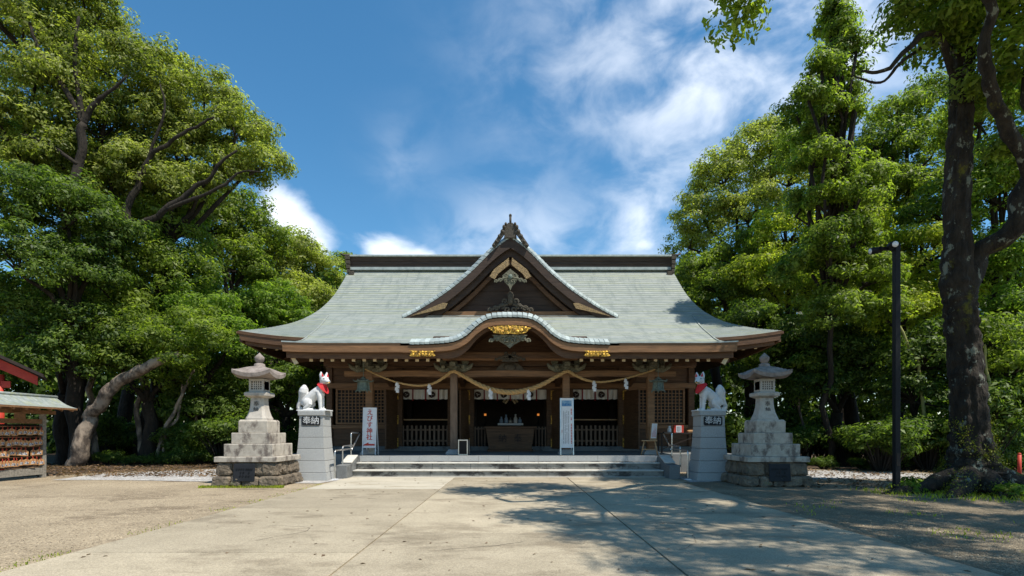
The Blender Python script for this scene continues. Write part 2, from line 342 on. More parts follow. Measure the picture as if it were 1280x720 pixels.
def text_mb(mb, txt, size, loc, depth=.006, m=0, face='front', spacing=1.0, vertical=False, rot=0, bold=0):
    cu = bpy.data.curves.new('txt', 'FONT'); cu.body = '\n'.join(txt) if vertical else txt; cu.size = size
    cu.align_x = 'CENTER'; cu.align_y = 'CENTER'; cu.extrude = depth/2; cu.resolution_u = 3; cu.offset = size*bold; cu.space_line = spacing; cu.space_character = spacing if not vertical else 1
    o = bpy.data.objects.new('txt', cu); COL.objects.link(o)
    dg = bpy.context.evaluated_depsgraph_get(); me = bpy.data.meshes.new_from_object(o.evaluated_get(dg))
    mt = Matrix.Translation(loc) @ Matrix.Rotation(rot, 4, 'Z') @ Matrix.Rotation(R(90), 4, 'X')
    mb.add([mt @ v.co for v in me.vertices], [tuple(p.vertices) for p in me.polygons], m)
    bpy.data.objects.remove(o); bpy.data.curves.remove(cu); bpy.data.meshes.remove(me)
    return mb
def np_mesh(name, verts, quads, material):
    me = bpy.data.meshes.new(name); nv, nf = len(verts), len(quads)
    me.vertices.add(nv); me.vertices.foreach_set('co', np.asarray(verts, dtype=np.float32).ravel())
    me.loops.add(nf*4); me.loops.foreach_set('vertex_index', np.asarray(quads, dtype=np.int32).ravel())
    me.polygons.add(nf); me.polygons.foreach_set('loop_start', np.arange(nf, dtype=np.int32)*4)
    me.update(calc_edges=True); me.materials.append(M[material]); return me
def leaves(P, nrm, size, asp=.45):
    """one folded rhombic leaf per point"""
    n = len(P); nrm = nrm/np.linalg.norm(nrm, axis=1, keepdims=True)
    t = rng.normal(size=(n,3)); t -= nrm*(t*nrm).sum(1, keepdims=True); t /= np.linalg.norm(t, axis=1, keepdims=True)
    b = np.cross(nrm, t); L = (size*(.55+1.05*rng.random(n)**1.6))[:,None]; W = L*asp
    V = np.stack([P-t*L*.5, P+b*W*.5+nrm*L*.06, P+t*L*.5-nrm*L*.12, P-b*W*.5+nrm*L*.06], 1).reshape(-1,3)
    return V, np.arange(n*4).reshape(-1,4)
def crown_points(lobes, clump_r, per, dens=1.0, up=.35, hollow=.55):
    """leaf positions and normals in clumps over the shell and inside of every lobe (x,y,z,rx,ry,rz)"""
    PP, NN, CC = [], [], []
    for (x, y, z, rx, ry, rz) in lobes:
        c0 = np.array((x,y,z)); rr = np.array((rx,ry,rz))
        area = 4*math.pi*((rx*ry)**1.6/3+(rx*rz)**1.6/3+(ry*rz)**1.6/3)**(1/1.6)
        nc = max(6, int(dens*area/(clump_r**2*2.1)))
        d = rng.normal(size=(nc,3)); d /= np.linalg.norm(d, axis=1, keepdims=True); d[:,2] = np.where(d[:,2] < -.5, -d[:,2]*.6, d[:,2])
        rad = hollow+(1.06-hollow)*rng.random((nc,1))**.55
        cc = c0+d*rr*rad+rng.normal(size=(nc,3))*clump_r*.25
        for c, dd in zip(cc, d):
            z_ = .55+.9*rng.random(); k = int(per*z_**1.6); cr = clump_r*z_
            q = rng.normal(size=(k,3)); q /= np.linalg.norm(q, axis=1, keepdims=True); r = cr*(rng.random((k,1))**.45)
            s = q*r*np.array((1.15,1.15,.62)); PP.append(c+s)
            NN.append(q*1.15+dd*.45+np.array((0,0,up+.25))+rng.normal(size=(k,3))*.38)
            CC.append(c)
    return np.concatenate(PP), np.concatenate(NN), CC
def limb_pts(a, b, n=7, sag=.12, jit=.05):
    a = Vector(a); b = Vector(b); L = (b-a).length; out = []
    for i in range(n+1):
        t = i/n; p = a.lerp(b, t); k = math.sin(math.pi*t)
        p += Vector((0,0,1))*L*sag*k*(.5 if b.z > a.z else -.3)+mnoise.noise_vector(p*.8+Vector((a.x,b.y,3)))*L*jit*k*2
        out.append(p)
    return out
# ------------------------------------------------------------------ ground, paving
def flat(name, poly, z, m, kind='structure'):
    mb = MB(); mb.add([(x, y, z) for x, y in poly], [tuple(range(len(poly)))])
    return tag(mb.build(name, m), kind=kind)
def ragged(pts, amp=.25, step=.5, seed=0):
    out = []
    for i in range(len(pts)):
        a = Vector(pts[i]); b = Vector(pts[(i+1) % len(pts)]); k = max(1, int((b-a).length/step))
        for j in range(k):
            p = a.lerp(b, j/k); q = mnoise.noise_vector(Vector((p.x*.9, p.y*.9, seed)))*amp
            out.append((p.x+q.x, p.y+q.y))
    return out
flat('ground', [(-400,-60),(400,-60),(400,700),(-400,700)], 0, 'ground')
flat('forest_floor', ragged([(-60,12),(-14.2,13.6),(-12.2,16.2),(-9.5,18.6),(-7.6,19.6),(-7.4,34),(-60,60)], .5, .6, 1), .004, 'earth')
flat('forest_floor', ragged([(60,10.0),(15.5,14.2),(12,16.8),(9.5,18.2),(7.6,19.6),(7.4,34),(60,60)], .5, .6, 2), .004, 'earth')
flat('gravel_patch', ragged([(-11.5,13.7),(-7,13.1),(-4.45,12.9),(-4.4,14.4),(-7,16.5),(-7.2,19.2),(-9.6,17.9),(-12,15.8)], .3, .4, 3), .008, 'gravel_white')
flat('gravel_patch', ragged([(4.25,13.0),(7.2,13.8),(11,14.2),(14.5,13.8),(14.2,14.8),(11.5,16.2),(9,17.6),(7.2,19.2),(6.8,16.5),(4.4,14.6)], .3, .4, 4), .008, 'gravel_white')
flat('gravel_patch', ragged([(4.0,2.0),(4.05,13.0),(7.5,13.6),(15,13.4),(30,10.5),(30,2)], .22, .35, 5), .004, 'gravel_grey')
# concrete path: three strips of panels with open joints
mb = MB(); xs = [-4.36, -1.515, 1.455, 4.08]; g = .010
cuts = {0: [-6, -1, 2.2, 5.35, 8.5, 11.4], 1: [-6, -2, 2.4, 6.4, 10.4, 14.46], 2: [-6, -1.5, 2.8, 7.4, 11, 14.46]}
for k in range(3):
    for y0, y1 in zip(cuts[k], cuts[k][1:]): mb.box(xs[k]+g, xs[k+1]-g, y0+g, y1-g, -.06, .016)
pv = tag(mb.build('paving', 'concrete', bevel=.004), kind='structure')
mb = MB(); mb.box(xs[0]+g, xs[1]-g, 11.4+g, 14.46, -.06, .017)
tag(mb.build('paving', 'concrete_new', bevel=.004), kind='structure')

rc = random.Random(8)
for (x, y, a, L_) in ((-3.1,6.9,.25,1.6),(.4,8.2,1.35,1.9),(2.6,6.2,2.7,1.5),(-.8,5.4,.5,1.1),(3.2,10.2,1.2,1.6),(-2.4,9.6,2.2,1.0)):
    mb = MB(); p = Vector((x, y, .0178)); pr_ = None
    for k in range(int(L_/.07)):
        d = Vector((math.cos(a), math.sin(a), 0)); a += rc.uniform(-.45,.45); q = p+d*.07; nrm = Vector((-d.y, d.x, 0))*rc.uniform(.0015,.0042)
        cur = (p-nrm, p+nrm) if pr_ is None else pr_; nx = (q-nrm, q+nrm)
        mb.add([cur[0], nx[0], nx[1], cur[1]], [(0,1,2,3)]); pr_ = nx; p = q
    tag(mb.build('paving_crack', 'wood_black'), kind='structure')
# ------------------------------------------------------------------ stone platform and steps
pf = thing('stone_platform', 'grey stone platform under the shrine hall with three front steps', 'stone platform', (0, 15.2, 0))
WX = -.06
mb = MB()
for k in range(13):
    x0 = -4.28+k*(8.36/13); mb.box(x0+.004, x0+8.36/13-.004, 15.2, 15.9, .0, .55)
for i in range(16):
    for j in range(6):
        x0 = -6.9+i*.8625; y0 = 16.0+j*.6
        if abs(x0+.43) > 4.3 and y0 < 16.6: continue
        mb.box(x0+.003, x0+.8595, y0-.097, y0+.497, .0, .549)
mb.box(-6.9, 6.9, 19.5, 31, 0, .55)
mb.build('floor_slab', 'floor_stone', pf)
mb = MB()
for i in range(10):
    x0 = -4.28+i*.836; mb.box(x0+.003, x0+.833, 15.16, 15.2, .40, .556)
mb.build('floor_edge', 'granite', pf)
for k, (y, z) in enumerate(((14.5, .0), (14.85, .185))):
    st = MB()
    for i in range(8):
        off = .3*k; x0 = -4.28+i*1.045; st.box(x0+.004, x0+1.041, y+.02, y+.6, z, z+.165)
    s_o = st.build('step', 'step_stone', pf)
    no = MB()
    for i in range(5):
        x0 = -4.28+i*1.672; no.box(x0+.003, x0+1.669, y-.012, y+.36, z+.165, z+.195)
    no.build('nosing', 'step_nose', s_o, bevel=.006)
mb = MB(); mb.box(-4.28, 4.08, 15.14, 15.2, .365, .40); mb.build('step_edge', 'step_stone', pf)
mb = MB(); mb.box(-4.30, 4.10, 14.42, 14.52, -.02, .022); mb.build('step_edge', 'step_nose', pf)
for sx, xa in ((-1, -4.56), (1, 4.085)):
    mb = MB(); xb = xa+.275
    mb.add([(xa,14.0,0),(xb,14.0,0),(xb,15.25,0),(xa,15.25,0),(xa,14.0,.355),(xb,14.0,.355),(xb,14.42,.37),(xa,14.42,.37),(xa,15.0,.55),(xb,15.0,.55),(xb,15.25,.55),(xa,15.25,.55)],
           [(3,2,1,0),(0,1,5,4),(4,5,6,7),(7,6,9,8),(8,9,10,11),(2,3,11,10),(1,2,10,9,6,5),(3,0,4,7,8,11)])
    c = mb.build('cheek_block', 'granite_dark', pf, bevel=.006)
    mb = MB(); mb.bar(((xa+xb)/2, 14.42, .395), ((xa+xb)/2, 15.0, .572), .285, .03); mb.build('coping', 'step_nose', c, bevel=.004)

# ------------------------------------------------------------------ shrine hall
hall = thing('shrine_hall', 'wooden shrine hall with grey green copper roof and curved front gables', 'shrine hall', (WX, 19.5, 0))
def H(mb, name, m, parent=None, bevel=0):        # hall coordinates are centred on x=0
    mb.v = [(x+WX, y, z) for x, y, z in mb.v]
    return mb.build(name, m, parent or hall, bevel=bevel)
PP = [(17.2,4.20),(18.8,4.80),(20.5,5.60),(22.5,6.95),(24.5,8.62)]
KP = [(14.7,3.63),(15.6,3.80),(16.6,4.03),(17.6,4.40),(19.0,4.94),(20.8,5.79)]
PPs = smooth_curve(PP); KPs = smooth_curve(KP)
pz = lambda y: interp(PPs, y); kz = lambda y: interp(KPs, y)
HW = smooth_curve([(17.2,8.66),(18.2,8.35),(19.3,7.98),(20.3,7.72),(21.2,7.5),(22.2,7.36),(23.2,7.32),(24.5,7.3)])
hw = lambda y: interp(HW, y)
def front_z(x, y):
    t = max(0, (21.2-y)/4); u = max(0, (abs(x)-5.5)/3.1)
    return pz(y)+.24*t*u**2.2
def courses(y0, y1, n, fn, xw0, xw1, nu, lift=.014):
    """shingle courses: each course's lower edge stands a little proud"""
    P = []
    for i in range(n):
        a, b = y0+(y1-y0)*i/n, y0+(y1-y0)*(i+1)/n
        for yy, l in ((a, lift), (b-.004, 0)):
            P.append([(x, yy, fn(x, yy)+l) for x in np.linspace(xw0(yy), xw1(yy), nu)])
    return P
roof = MB()
roof.sheet(courses(17.2, 24.5, 46, front_z, lambda y: -hw(y), lambda y: hw(y), 61), .10, edge=2)
back = courses(17.2, 24.5, 12, front_z, lambda y: -hw(y), lambda y: hw(y), 41, 0)
roof.sheet([[(x, 49.0-y, z) for x, y, z in r][::-1] for r in back], .10)
for s in (-1, 1):                                       # hip skirts at both ends
    P = []
    for y in np.linspace(17.2, 31.8, 41):
        m_ = min(y, 49-y); xi = hw(min(m_, 21.4)) ; zi = front_z(hw(m_), m_) if m_ < 21.4 else front_z(7.48, 21.4)
        ze = 4.28+.16*max(0, (20.2-m_)/3)**2
        row = [(s*(8.72*(1-t)+xi*t), y, ze*(1-t)+zi*t-.22*math.sin(math.pi*t)*(zi-ze)) for t in np.linspace(0, 1, 7)]
        P.append(row if s > 0 else row)
    if s > 0: P = [r[::-1] for r in P]
    roof.sheet(P, .08)
roof_o = H(roof, 'roof', ['copper', 'wood_dark', 'copper_edge'])
fas = MB()                                              # main eave boards, curving up to the corners
xs_ = np.linspace(-8.66, 8.66, 61)
top = [(x, front_z(x, 17.2)-.09) for x in xs_]; fas.strip(top, [(x*.992, z-.20) for x, z in top], 17.22, 17.34)
fas.strip([(x*.985, z-.20) for x, z in top], [(x*.98, z-.33) for x, z in top], 17.36, 17.46)
for s in (-1, 1):
    ys_ = np.linspace(17.3, 31.7, 31)
    for a, b in zip(ys_, ys_[1:]):
        za, zb = [4.28+.16*max(0, (20.2-min(y,49-y))/3)**2-.2 for y in (a, b)]
        fas.bar((s*8.62, a, za), (s*8.62, b, zb), .1, .22)
H(fas, 'eave_board', 'wood_dark', roof_o)
sof = MB(); sof.sheet([[(x, y, front_z(x, y)-.36) for x in np.linspace(-8.5, 8.5, 41)] for y in np.linspace(17.4, 20.6, 8)], .04, 0, 0)
for s in (-1, 1):
    sof.sheet([[(s*x, y, 4.0+(8.6-x)*.35) for x in (np.linspace(6.4, 8.6, 4)[::s])] for y in np.linspace(20.4, 31.6, 9)], .04, 0, 0)
H(sof, 'soffit', 'wood_dark', roof_o)
# kohai (front porch) roof: left, right and the part behind the curved gable
kf = lambda x, y: kz(y)+.03*max(0, (abs(x)-5)/1.2)**2*(1 if y < 16 else 0)
kw = lambda y: interp([(14.7,6.17),(17.2,6.45),(20.8,6.95)], y)
pr = MB(); CXK = 2.45
pr.sheet(courses(14.7, 20.8, 40, kf, lambda y: -kw(y), lambda y: -CXK, 22, .008), .10)
pr.sheet(courses(14.7, 20.8, 40, kf, lambda y: CXK, lambda y: kw(y), 22, .008), .10)
pr.sheet(courses(17.3, 20.8, 24, kf, lambda y: -CXK, lambda y: CXK, 15, .008), .10)
for s in (-1, 1):
    ed = [(s*kw(y), y, kz(y)) for y in np.linspace(14.75, 20.5, 14)]
    for a, b in zip(ed, ed[1:]): pr.bar((a[0], a[1], a[2]-.10), (b[0], b[1], b[2]-.10), .07, .16, 1); pr.bar((a[0], a[1], a[2]+.005), (b[0], b[1], b[2]+.005), .05, .05, 0)
prf = H(pr, 'porch_roof', ['copper', 'wood_dark', 'copper_edge'])
# undulating gable (karahafu)
K14 = 14.62/F
half = [(0,396.2),(15.5,396.7),(28.5,399.2),(41.5,407.4),(54.5,419.3),(72,427.2),(104,430),(137,430.6)]
kc = smooth_curve([(d*K14, CH+(HY-y)*K14) for d, y in half], 7)
kc = [(-x, z) for x, z in kc[::-1]][:-1]+kc
kzf = lambda x: interp(kc, x)
vault = MB(); P = []
for y in np.linspace(14.62, 18.9, 4): P.append([(x, y, z+.06+(y-14.62)*.004) for x, z in kc])
vault.sheet(P, .09)
H(vault, 'curved_gable', ['copper', 'wood_dark'], prf)
def caps(name, curve, y0, rise, back_, seg, parent, thick=.05):
    """bright metal cap plates along a verge, lapping like tiles"""
    mb = MB(); pts = [Vector((x, 0, z)) for x, z in curve]; L = [0]
    for a, b in zip(pts, pts[1:]): L.append(L[-1]+(b-a).length)
    n = int(L[-1]/seg); 
    at_ = lambda s: Vector((float(np.interp(s, L, [p.x for p in pts])), 0, float(np.interp(s, L, [p.z for p in pts]))))
    for i in range(n):
        a, b = at_(L[-1]*i/n), at_(L[-1]*(i+.93)/n); d = (b-a).normalized(); nn = Vector((-d.z, 0, d.x)); nn = nn if nn.z > 0 else -nn
        q = []
        for p, l in ((a, .012), (b, .0)):
            for (o, yy) in ((-.01, y0-.03), (.05, y0-.03), (rise, y0+back_), (rise-thick, y0+back_)): q.append(p+nn*(o+l)+Vector((0, yy, 0)))
        mb.add(q, [(0,1,2,3),(7,6,5,4),(0,4,5,1),(1,5,6,2),(2,6,7,3),(3,7,4,0)])
        c = at_(L[-1]*(i+.965)/n); q = []
        for p in (c-d*seg*.09, c+d*seg*.09):
            for (o, yy) in ((-.012, y0-.02), (.04, y0-.02), (rise-.012, y0+back_), (rise-thick, y0+back_)): q.append(p+nn*o+Vector((0, yy, 0)))
        mb.add(q, [(0,1,2,3),(7,6,5,4),(0,4,5,1),(1,5,6,2),(2,6,7,3),(3,7,4,0)], 1)
    return H(mb, name, ['copper_cap', 'copper_groove'], parent)
caps('verge_caps', [p for p in kc if abs(p[0]) < 2.75], 14.62, .20, .30, .135, prf)
# front fascia in two layers, straight at the sides and following the curve in the middle
xs_ = sorted(set([round(x, 3) for x in np.linspace(-6.17, 6.17, 31)]+[x for x, z in kc]))
zf = lambda x: (kzf(x) if abs(x) < 2.96 else 3.60)+.03*max(0, (abs(x)-5)/1.2)**2
t1 = lambda x: .215; t2 = lambda x: .37 if abs(x) > 2.9 else .37-.10*math.cos(x/2.9*math.pi/2)**2+.10*math.exp(-((abs(x)-1.45)/.5)**2)
fa = MB(); fa.strip([(x, zf(x)+.03) for x in xs_], [(x*.997, zf(x)-t1(x)) for x in xs_], 14.62, 14.72)
H(fa, 'porch_fascia', 'wood_warm', prf)
fa = MB(); fa.strip([(x*.99, zf(x)-t1(x)+.02) for x in xs_], [(x*.99, zf(x)-t2(x)) for x in xs_], 14.76, 14.84)
H(fa, 'porch_fascia', 'wood_dark', prf)
for sd in (-1, 1):
    q = [x for x in xs_ if x*sd > 2.4]; fl = MB(); fl.strip([(x*1.002, zf(x)+.065) for x in q], [(x*1.002, zf(x)+.03) for x in q], 14.60, 14.74); H(fl, 'eave_flashing', 'copper_cap', prf)
for s in (-1, 1):
    ps = MB(); ps.sheet([[(x, y, kz(y)-.34) for x in sorted((s*2.45, s*6.0))] for y in np.linspace(14.85, 19.4, 8)], .03, 0, 0); H(ps, 'soffit', 'wood_dark', prf)
bk = MB(); bk.prism([(-2.6,2.9)]+[(x, z-.03) for x, z in kc if abs(x) < 2.6]+[(2.6,2.9)], 16.75, 16.85); H(bk, 'gable_panel', 'wood_dark', prf)
# rafters with pale end caps
def rafter(x, y0, z0, y1, z1, parent, w=.085):
    mb = MB(); mb.bar((x, y0, z0), (x, y1, z1), w, .09); r = H(mb, 'rafter', 'wood_dark', parent)
    c = MB(); c.box(x-w/2-.003, x+w/2+.003, y0-.014, y0+.012, z0-.05, z0+.05); H(c, 'rafter_cap', 'cap_cream', r)
for s in (-1, 1):
    for k in range(13):
        x = s*(1.98+k*.293); rafter(x, 14.95, 3.225, 19.3, kz(19.3)-.45, hall)
    for k in range(4):
        x = s*(6.75+k*.40); rafter(x, 17.5, front_z(x, 17.5)-.47, 19.4, front_z(x, 19.4)-.45, hall)
    mb = MB(); mb.bar((s*6.0, 14.9, 3.24), (s*5.75, 16.6, 3.5), .12, .2); H(mb, 'corner_rafter', 'wood_dark', hall)
    mb = MB(); mb.prism([(s*5.98,3.36),(s*6.08,3.36),(s*5.93,3.08),(s*5.82,3.12)], 14.86, 14.9); H(mb, 'corner_cap', 'cap_cream', hall)
    mb = MB(); mb.bar((s*8.35, 17.45, 4.22), (s*6.6, 19.4, 4.6), .16, .22); H(mb, 'corner_rafter', 'wood_dark', hall)
    mb = MB(); mb.box(s*8.38-.1, s*8.38+.1, 17.40, 17.44, 4.08, 4.3); H(mb, 'corner_cap', 'cap_cream', hall)
# triangular dormer gable (chidori hafu)
K2 = 20.2/F; 
half = [(0,297.5),(9,303),(25,316),(48,339),(76,362.5),(110,385),(134,397.5)]
cc = smooth_curve([(d*K2, CH+(HY-y)*K2) for d, y in half], 6); full = [(-x, z) for x, z in cc[::-1]][:-1]+cc
dg_ = MB(); dg_.sheet([[(x, y, z+.10) for x, z in full] for y in np.linspace(20.25, 24.4, 5)], .10)
dorm = H(dg_, 'dormer_gable', ['copper', 'wood_dark'])
for s in (-1, 1):
    c_ = [(s*x, z) for x, z in cc]; caps('verge_caps', c_ if s > 0 else c_[::-1], 20.2, .23, .34, .19, dorm)
tap = lambda i, n: min(1, (n-1-i)/(n*.16))
for lay, (o0, o1, y0, y1, mm) in enumerate(((0, .285, 20.18, 20.30, 'wood_deep'), (.26, .50, 20.36, 20.46, 'wood_deep'), (.62, .70, 20.60, 20.70, 'wood_dark'))):
    mb = MB(); n = len(cc)
    for s in (-1, 1):
        tp = []; bt = []
        for i, (x, z) in enumerate(cc):
            k = tap(i, n) if lay == 0 else 1
            tp.append((s*x, z+.03-o0*1.15)); bt.append((s*(x-.0), z-.03-(o1*1.22)*k))
        if lay: tp = [p for p in tp if p[1] > 5.55]; bt = bt[:len(tp)]
        mb.strip(tp if s > 0 else tp[::-1], bt if s > 0 else bt[::-1], y0, y1)
    H(mb, 'bargeboard', mm, dorm)
mb = MB()
for k in range(9):
    z = 5.6+k*.27; w = max([x for x, zz in cc if zz > z+.45] or [.1]); mb.box(-w, w, 20.86+.012*(k % 2), 20.95, z, z+.262)
H(mb, 'gable_planks', 'wood_deep', dorm)
mb = MB(); mb.box(-2.9, 2.9, 20.55, 20.85, 5.60, 5.82); H(mb, 'gable_beam', 'wood_warm', dorm)
mb = MB(); mb.box(-3.2, 3.2, 20.26, 20.54, 5.36, 5.60); H(mb, 'gable_sill', 'board_grey', dorm)
def lobes(c, pts, y0, y1, mb, m=0, r=.07):                       # scroll-like lumps on a board
    for x, z, k in pts: mb.ball((c[0]+x, (y0+y1)/2, c[1]+z), r*k, m, 7, (1, .5, 1))
def scrolls(mb, cx, cz, sc, y, m=0):
    for s in (-1, 1):
        for (x, z, r) in ((.32,.0,.13),(.58,-.07,.11),(.80,-.13,.085),(.22,.22,.10),(.12,-.12,.1)):
            c = (cx+s*x*sc, cz+z*sc); pts = [(c[0]+s*math.cos(t)*r*sc*(1-t/9), y, c[1]+math.sin(t)*r*sc*(1-t/9)) for t in np.linspace(-.6, 5.2, 12)]
            mb.tube(pts, .042*sc, 6, m)
        mb.tube([(cx+s*.1*sc, y, cz+.1*sc), (cx+s*.45*sc, y, cz+.02*sc), (cx+s*.92*sc, y, cz-.18*sc)], [.06*sc,.05*sc,.02*sc], 6, m)
# gilt plates and carvings of the dormer
for s in (-1, 1):
    mb = MB(); mb.prism([(s*.06,7.72),(s*.62,7.28),(s*.78,7.02),(s*.58,6.92),(s*.46,7.12),(s*.04,7.46)], 20.10, 20.15); H(mb, 'gilt_plate', 'gold_old', dorm)
    mb = MB(); mb.prism([(s*2.34,6.03),(s*2.44,5.84),(s*3.42,5.62),(s*3.72,5.56),(s*2.52,6.05)], 20.13, 20.17); H(mb, 'gilt_plate', 'gold_old', dorm)
mb = MB(); mb.prism([(-.30,7.05),(0,7.3),(.30,7.05),(.22,6.82),(.06,6.66),(0,6.5),(-.06,6.66),(-.22,6.82)], 20.08, 20.16)
scrolls(mb, 0, 6.92, .66, 20.08); H(mb, 'gable_pendant', 'carving', dorm)
mb = MB(); mb.ball((0, 20.06, 7.0), .09, 0, 9, (1,.6,1)); H(mb, 'pendant_boss', 'bronze', dorm)
mb = MB(); scrolls(mb, 0, 5.98, .95, 20.48); mb.lathe([(.06,6.05),(.12,6.12),(.10,6.3),(.13,6.42),(.08,6.52),(.03,6.55)], (0,20.48), 10); H(mb, 'frog_leg_strut', 'carving_dark', dorm)
# ridge of the dormer with its ornament
mb = MB(); mb.box(-.16, .16, 20.15, 24.3, 8.52, 8.74); mb.box(-.22, .22, 20.12, 24.3, 8.74, 8.82)
H(mb, 'dormer_ridge', 'wood_dark', dorm)
mb = MB(); y = 20.08
mb.prism([(-.30,8.46),(.30,8.46),(.27,8.75),(.20,8.95),(.10,9.03),(-.10,9.03),(-.20,8.95),(-.27,8.75)], y, y+.12)
for s in (-1, 1):
    for x, z, r in ((.30,8.86,.085),(.38,8.68,.095),(.52,8.50,.085),(.66,8.30,.075),(.78,8.16,.06),(.22,8.98,.06)): mb.tube([(s*x, y-.03, z), (s*x, y+.14, z)], r, 12); mb.ball((s*x, y-.03, z), r*.6, 0, 7)
    mb.bar((s*.30, y+.05, 8.72), (s*.82, y+.05, 8.12), .14, .16)
mb.tube([(0, y+.05, 8.98), (0, y+.05, 9.30)], .055, 10); mb.ball((0, y+.05, 9.32), .07)
mb.v = [(x*.78, yy, 8.46+(z-8.46)*.97) for x, yy, z in mb.v]; H(mb, 'ridge_ornament', 'carving_dark', dorm)
# main ridge
mb = MB(); L_ = 7.18
for z0, z1, d, m_ in ((8.50,8.62,.34,1),(8.62,8.90,.26,0),(8.92,9.08,.30,0),(9.08,9.15,.42,1)): mb.box(-L_, L_, 24.5-d, 24.5+d, z0, z1, m_)
for z in (8.77, 8.90): mb.box(-L_, L_, 24.5-.29, 24.5+.29, z, z+.03, 0)
rd = H(mb, 'main_ridge', ['wood_ridge', 'copper_cap'])
for s in (-1, 1):
    mb = MB(); a = s*L_
    for k in range(4): mb.box(min(a, a+s*(.12+.03*k)), max(a, a+s*(.12+.03*k)), 24.05, 24.95, 8.34+.2*k, 8.50+.2*k)
    mb.tube([(a, 24.2, 9.15), (a+s*.3, 24.2, 9.16), (a+s*.46, 24.2, 9.24)], [.06,.05,.03], 8); mb.box(min(a-s*.2,a+s*.02), max(a-s*.2,a+s*.02), 24.02, 24.12, 8.1, 8.4)
    H(mb, 'ridge_end', 'carving_dark', rd)
# gilt plates on the porch front, pendant of the curved gable
for s in (-1, 1):
    mb = MB(); cx = s*2.36; pts = [(-.36,.08),(-.28,.04),(-.36,-.06),(-.30,-.08),(.30,-.08),(.36,-.06),(.28,.03),(.36,.08),(.1,.07),(-.1,.07)]
    mb.prism([(cx+x, 3.345+z) for x, z in pts], 14.585, 14.60); lobes((cx, 3.345), [(x, z, .5) for x in np.linspace(-.26,.26,7) for z in (-.03,.035)], 14.575, 14.595, mb); H(mb, 'gilt_plate', 'gold', prf)
mb = MB(); gl = [(-.58,.07),(-.48,.0),(-.44,-.06),(-.2,-.10),(0,-.08),(.2,-.10),(.44,-.06),(.48,.0),(.58,.07),(.32,.12),(0,.14),(-.32,.12)]
mb.prism([(x, 3.96+z) for x, z in gl], 14.55, 14.60); lobes((0, 3.97), [(x, .05*math.cos(x*14), .8) for x in np.linspace(-.42,.42,9)], 14.535, 14.57, mb); H(mb, 'gilt_plate', 'gold', prf)
mb = MB(); mb.prism([(-.48,3.86),(.48,3.86),(.30,3.70),(.12,3.60),(0,3.50),(-.12,3.60),(-.30,3.70)], 14.66, 14.74); scrolls(mb, 0, 3.78, .62, 14.63); H(mb, 'gable_pendant', 'carving', prf)
mb = MB(); scrolls(mb, 0, 3.42, .5, 15.9); mb.prism([(-.25,3.3),(.25,3.3),(.16,3.52),(-.16,3.52)], 15.9, 16.0); H(mb, 'frog_leg_strut', 'carving_dark', prf)

# porch posts, beams and brackets
PX = (-4.25, -1.695, 1.695, 4.25)
for i, x in enumerate(PX):
    mb = MB(); mb.box(x-.107, x+.107, 16.25, 16.464, .70, 3.08); po = H(mb, 'porch_post', 'wood_grey' if i in (1,) else 'wood_warm', bevel=.018)
    mb = MB(); mb.square([(.23,.55),(.23,.60),(.15,.70)], (x, 16.357)); H(mb, 'post_base', 'granite', po)
    br = MB(); z = 3.08
    br.square([(.13,z),(.19,z+.06),(.19,z+.12)], (x, 16.357))
    br.box(x-.42, x+.42, 16.28, 16.43, z+.12, z+.20)
    for dx in (-.34, 0, .34): br.square([(.07,z+.20),(.10,z+.25),(.10,z+.31)], (x+dx, 16.357))
    br.box(x-.08, x+.08, 15.85, 16.25, z+.10, z+.2)
    for s in (-1, 1):
        br.tube([(x+s*.12, 16.2, z+.02), (x+s*.32, 16.18, z+.0), (x+s*.5, 16.16, z+.09), (x+s*.58, 16.15, z+.2)], [.07,.08,.065,.03], 8)
        br.ball((x+s*.3, 16.12, z+.1), .07, 0, 7)
    H(br, 'bracket_set', 'carving', po)
    mb = MB(); pts = [(x, 16.4, 2.98), (x, 17.4, 3.22), (x, 18.6, 3.2), (x, 19.5, 2.95)]
    for a, b in zip(pts, pts[1:]): mb.bar(a, b, .16, .26)
    H(mb, 'tie_beam', 'wood_dark')
for a, b in zip(PX, PX[1:]):
    mb = MB(); n = 9
    for k in range(n-1):
        t0, t1_ = k/(n-1), (k+1)/(n-1); xa, xb = a+.107+(b-a-.214)*t0, a+.107+(b-a-.214)*t1_
        mb.bar((xa, 16.357, 2.96+.03*math.sin(math.pi*t0)), (xb, 16.357, 2.96+.03*math.sin(math.pi*t1_)), .17, .175)
    H(mb, 'porch_beam', 'wood_warm')
for a, b, s in ((-4.25,-6.35,-1),(4.25,6.35,1)):
    mb = MB(); mb.box(min(a,a+s*.75), max(a,a+s*.75), 16.28, 16.43, 2.9, 3.05); H(mb, 'porch_beam', 'wood_warm')
mb = MB(); mb.box(-2.0, 2.0, 16.0, 16.2, 3.36, 3.58); H(mb, 'porch_beam', 'wood_warm')
mb = MB(); mb.box(-5.7, 5.7, 16.5, 16.66, 3.24, 3.40); mb.box(-5.9, 5.9, 15.9, 16.0, 3.40, 3.48); H(mb, 'purlin', 'wood_dark')
mb = MB(); mb.prism([(-.62,3.07),(-.42,3.09),(-.36,3.2),(-.22,3.3),(0,3.34),(.22,3.3),(.36,3.2),(.42,3.09),(.62,3.07)], 16.3, 16.4); mb.ball((0,16.28,3.18), .12, 0, 8, (1.6,.4,.9)); H(mb, 'frog_leg_strut', 'carving_dark')

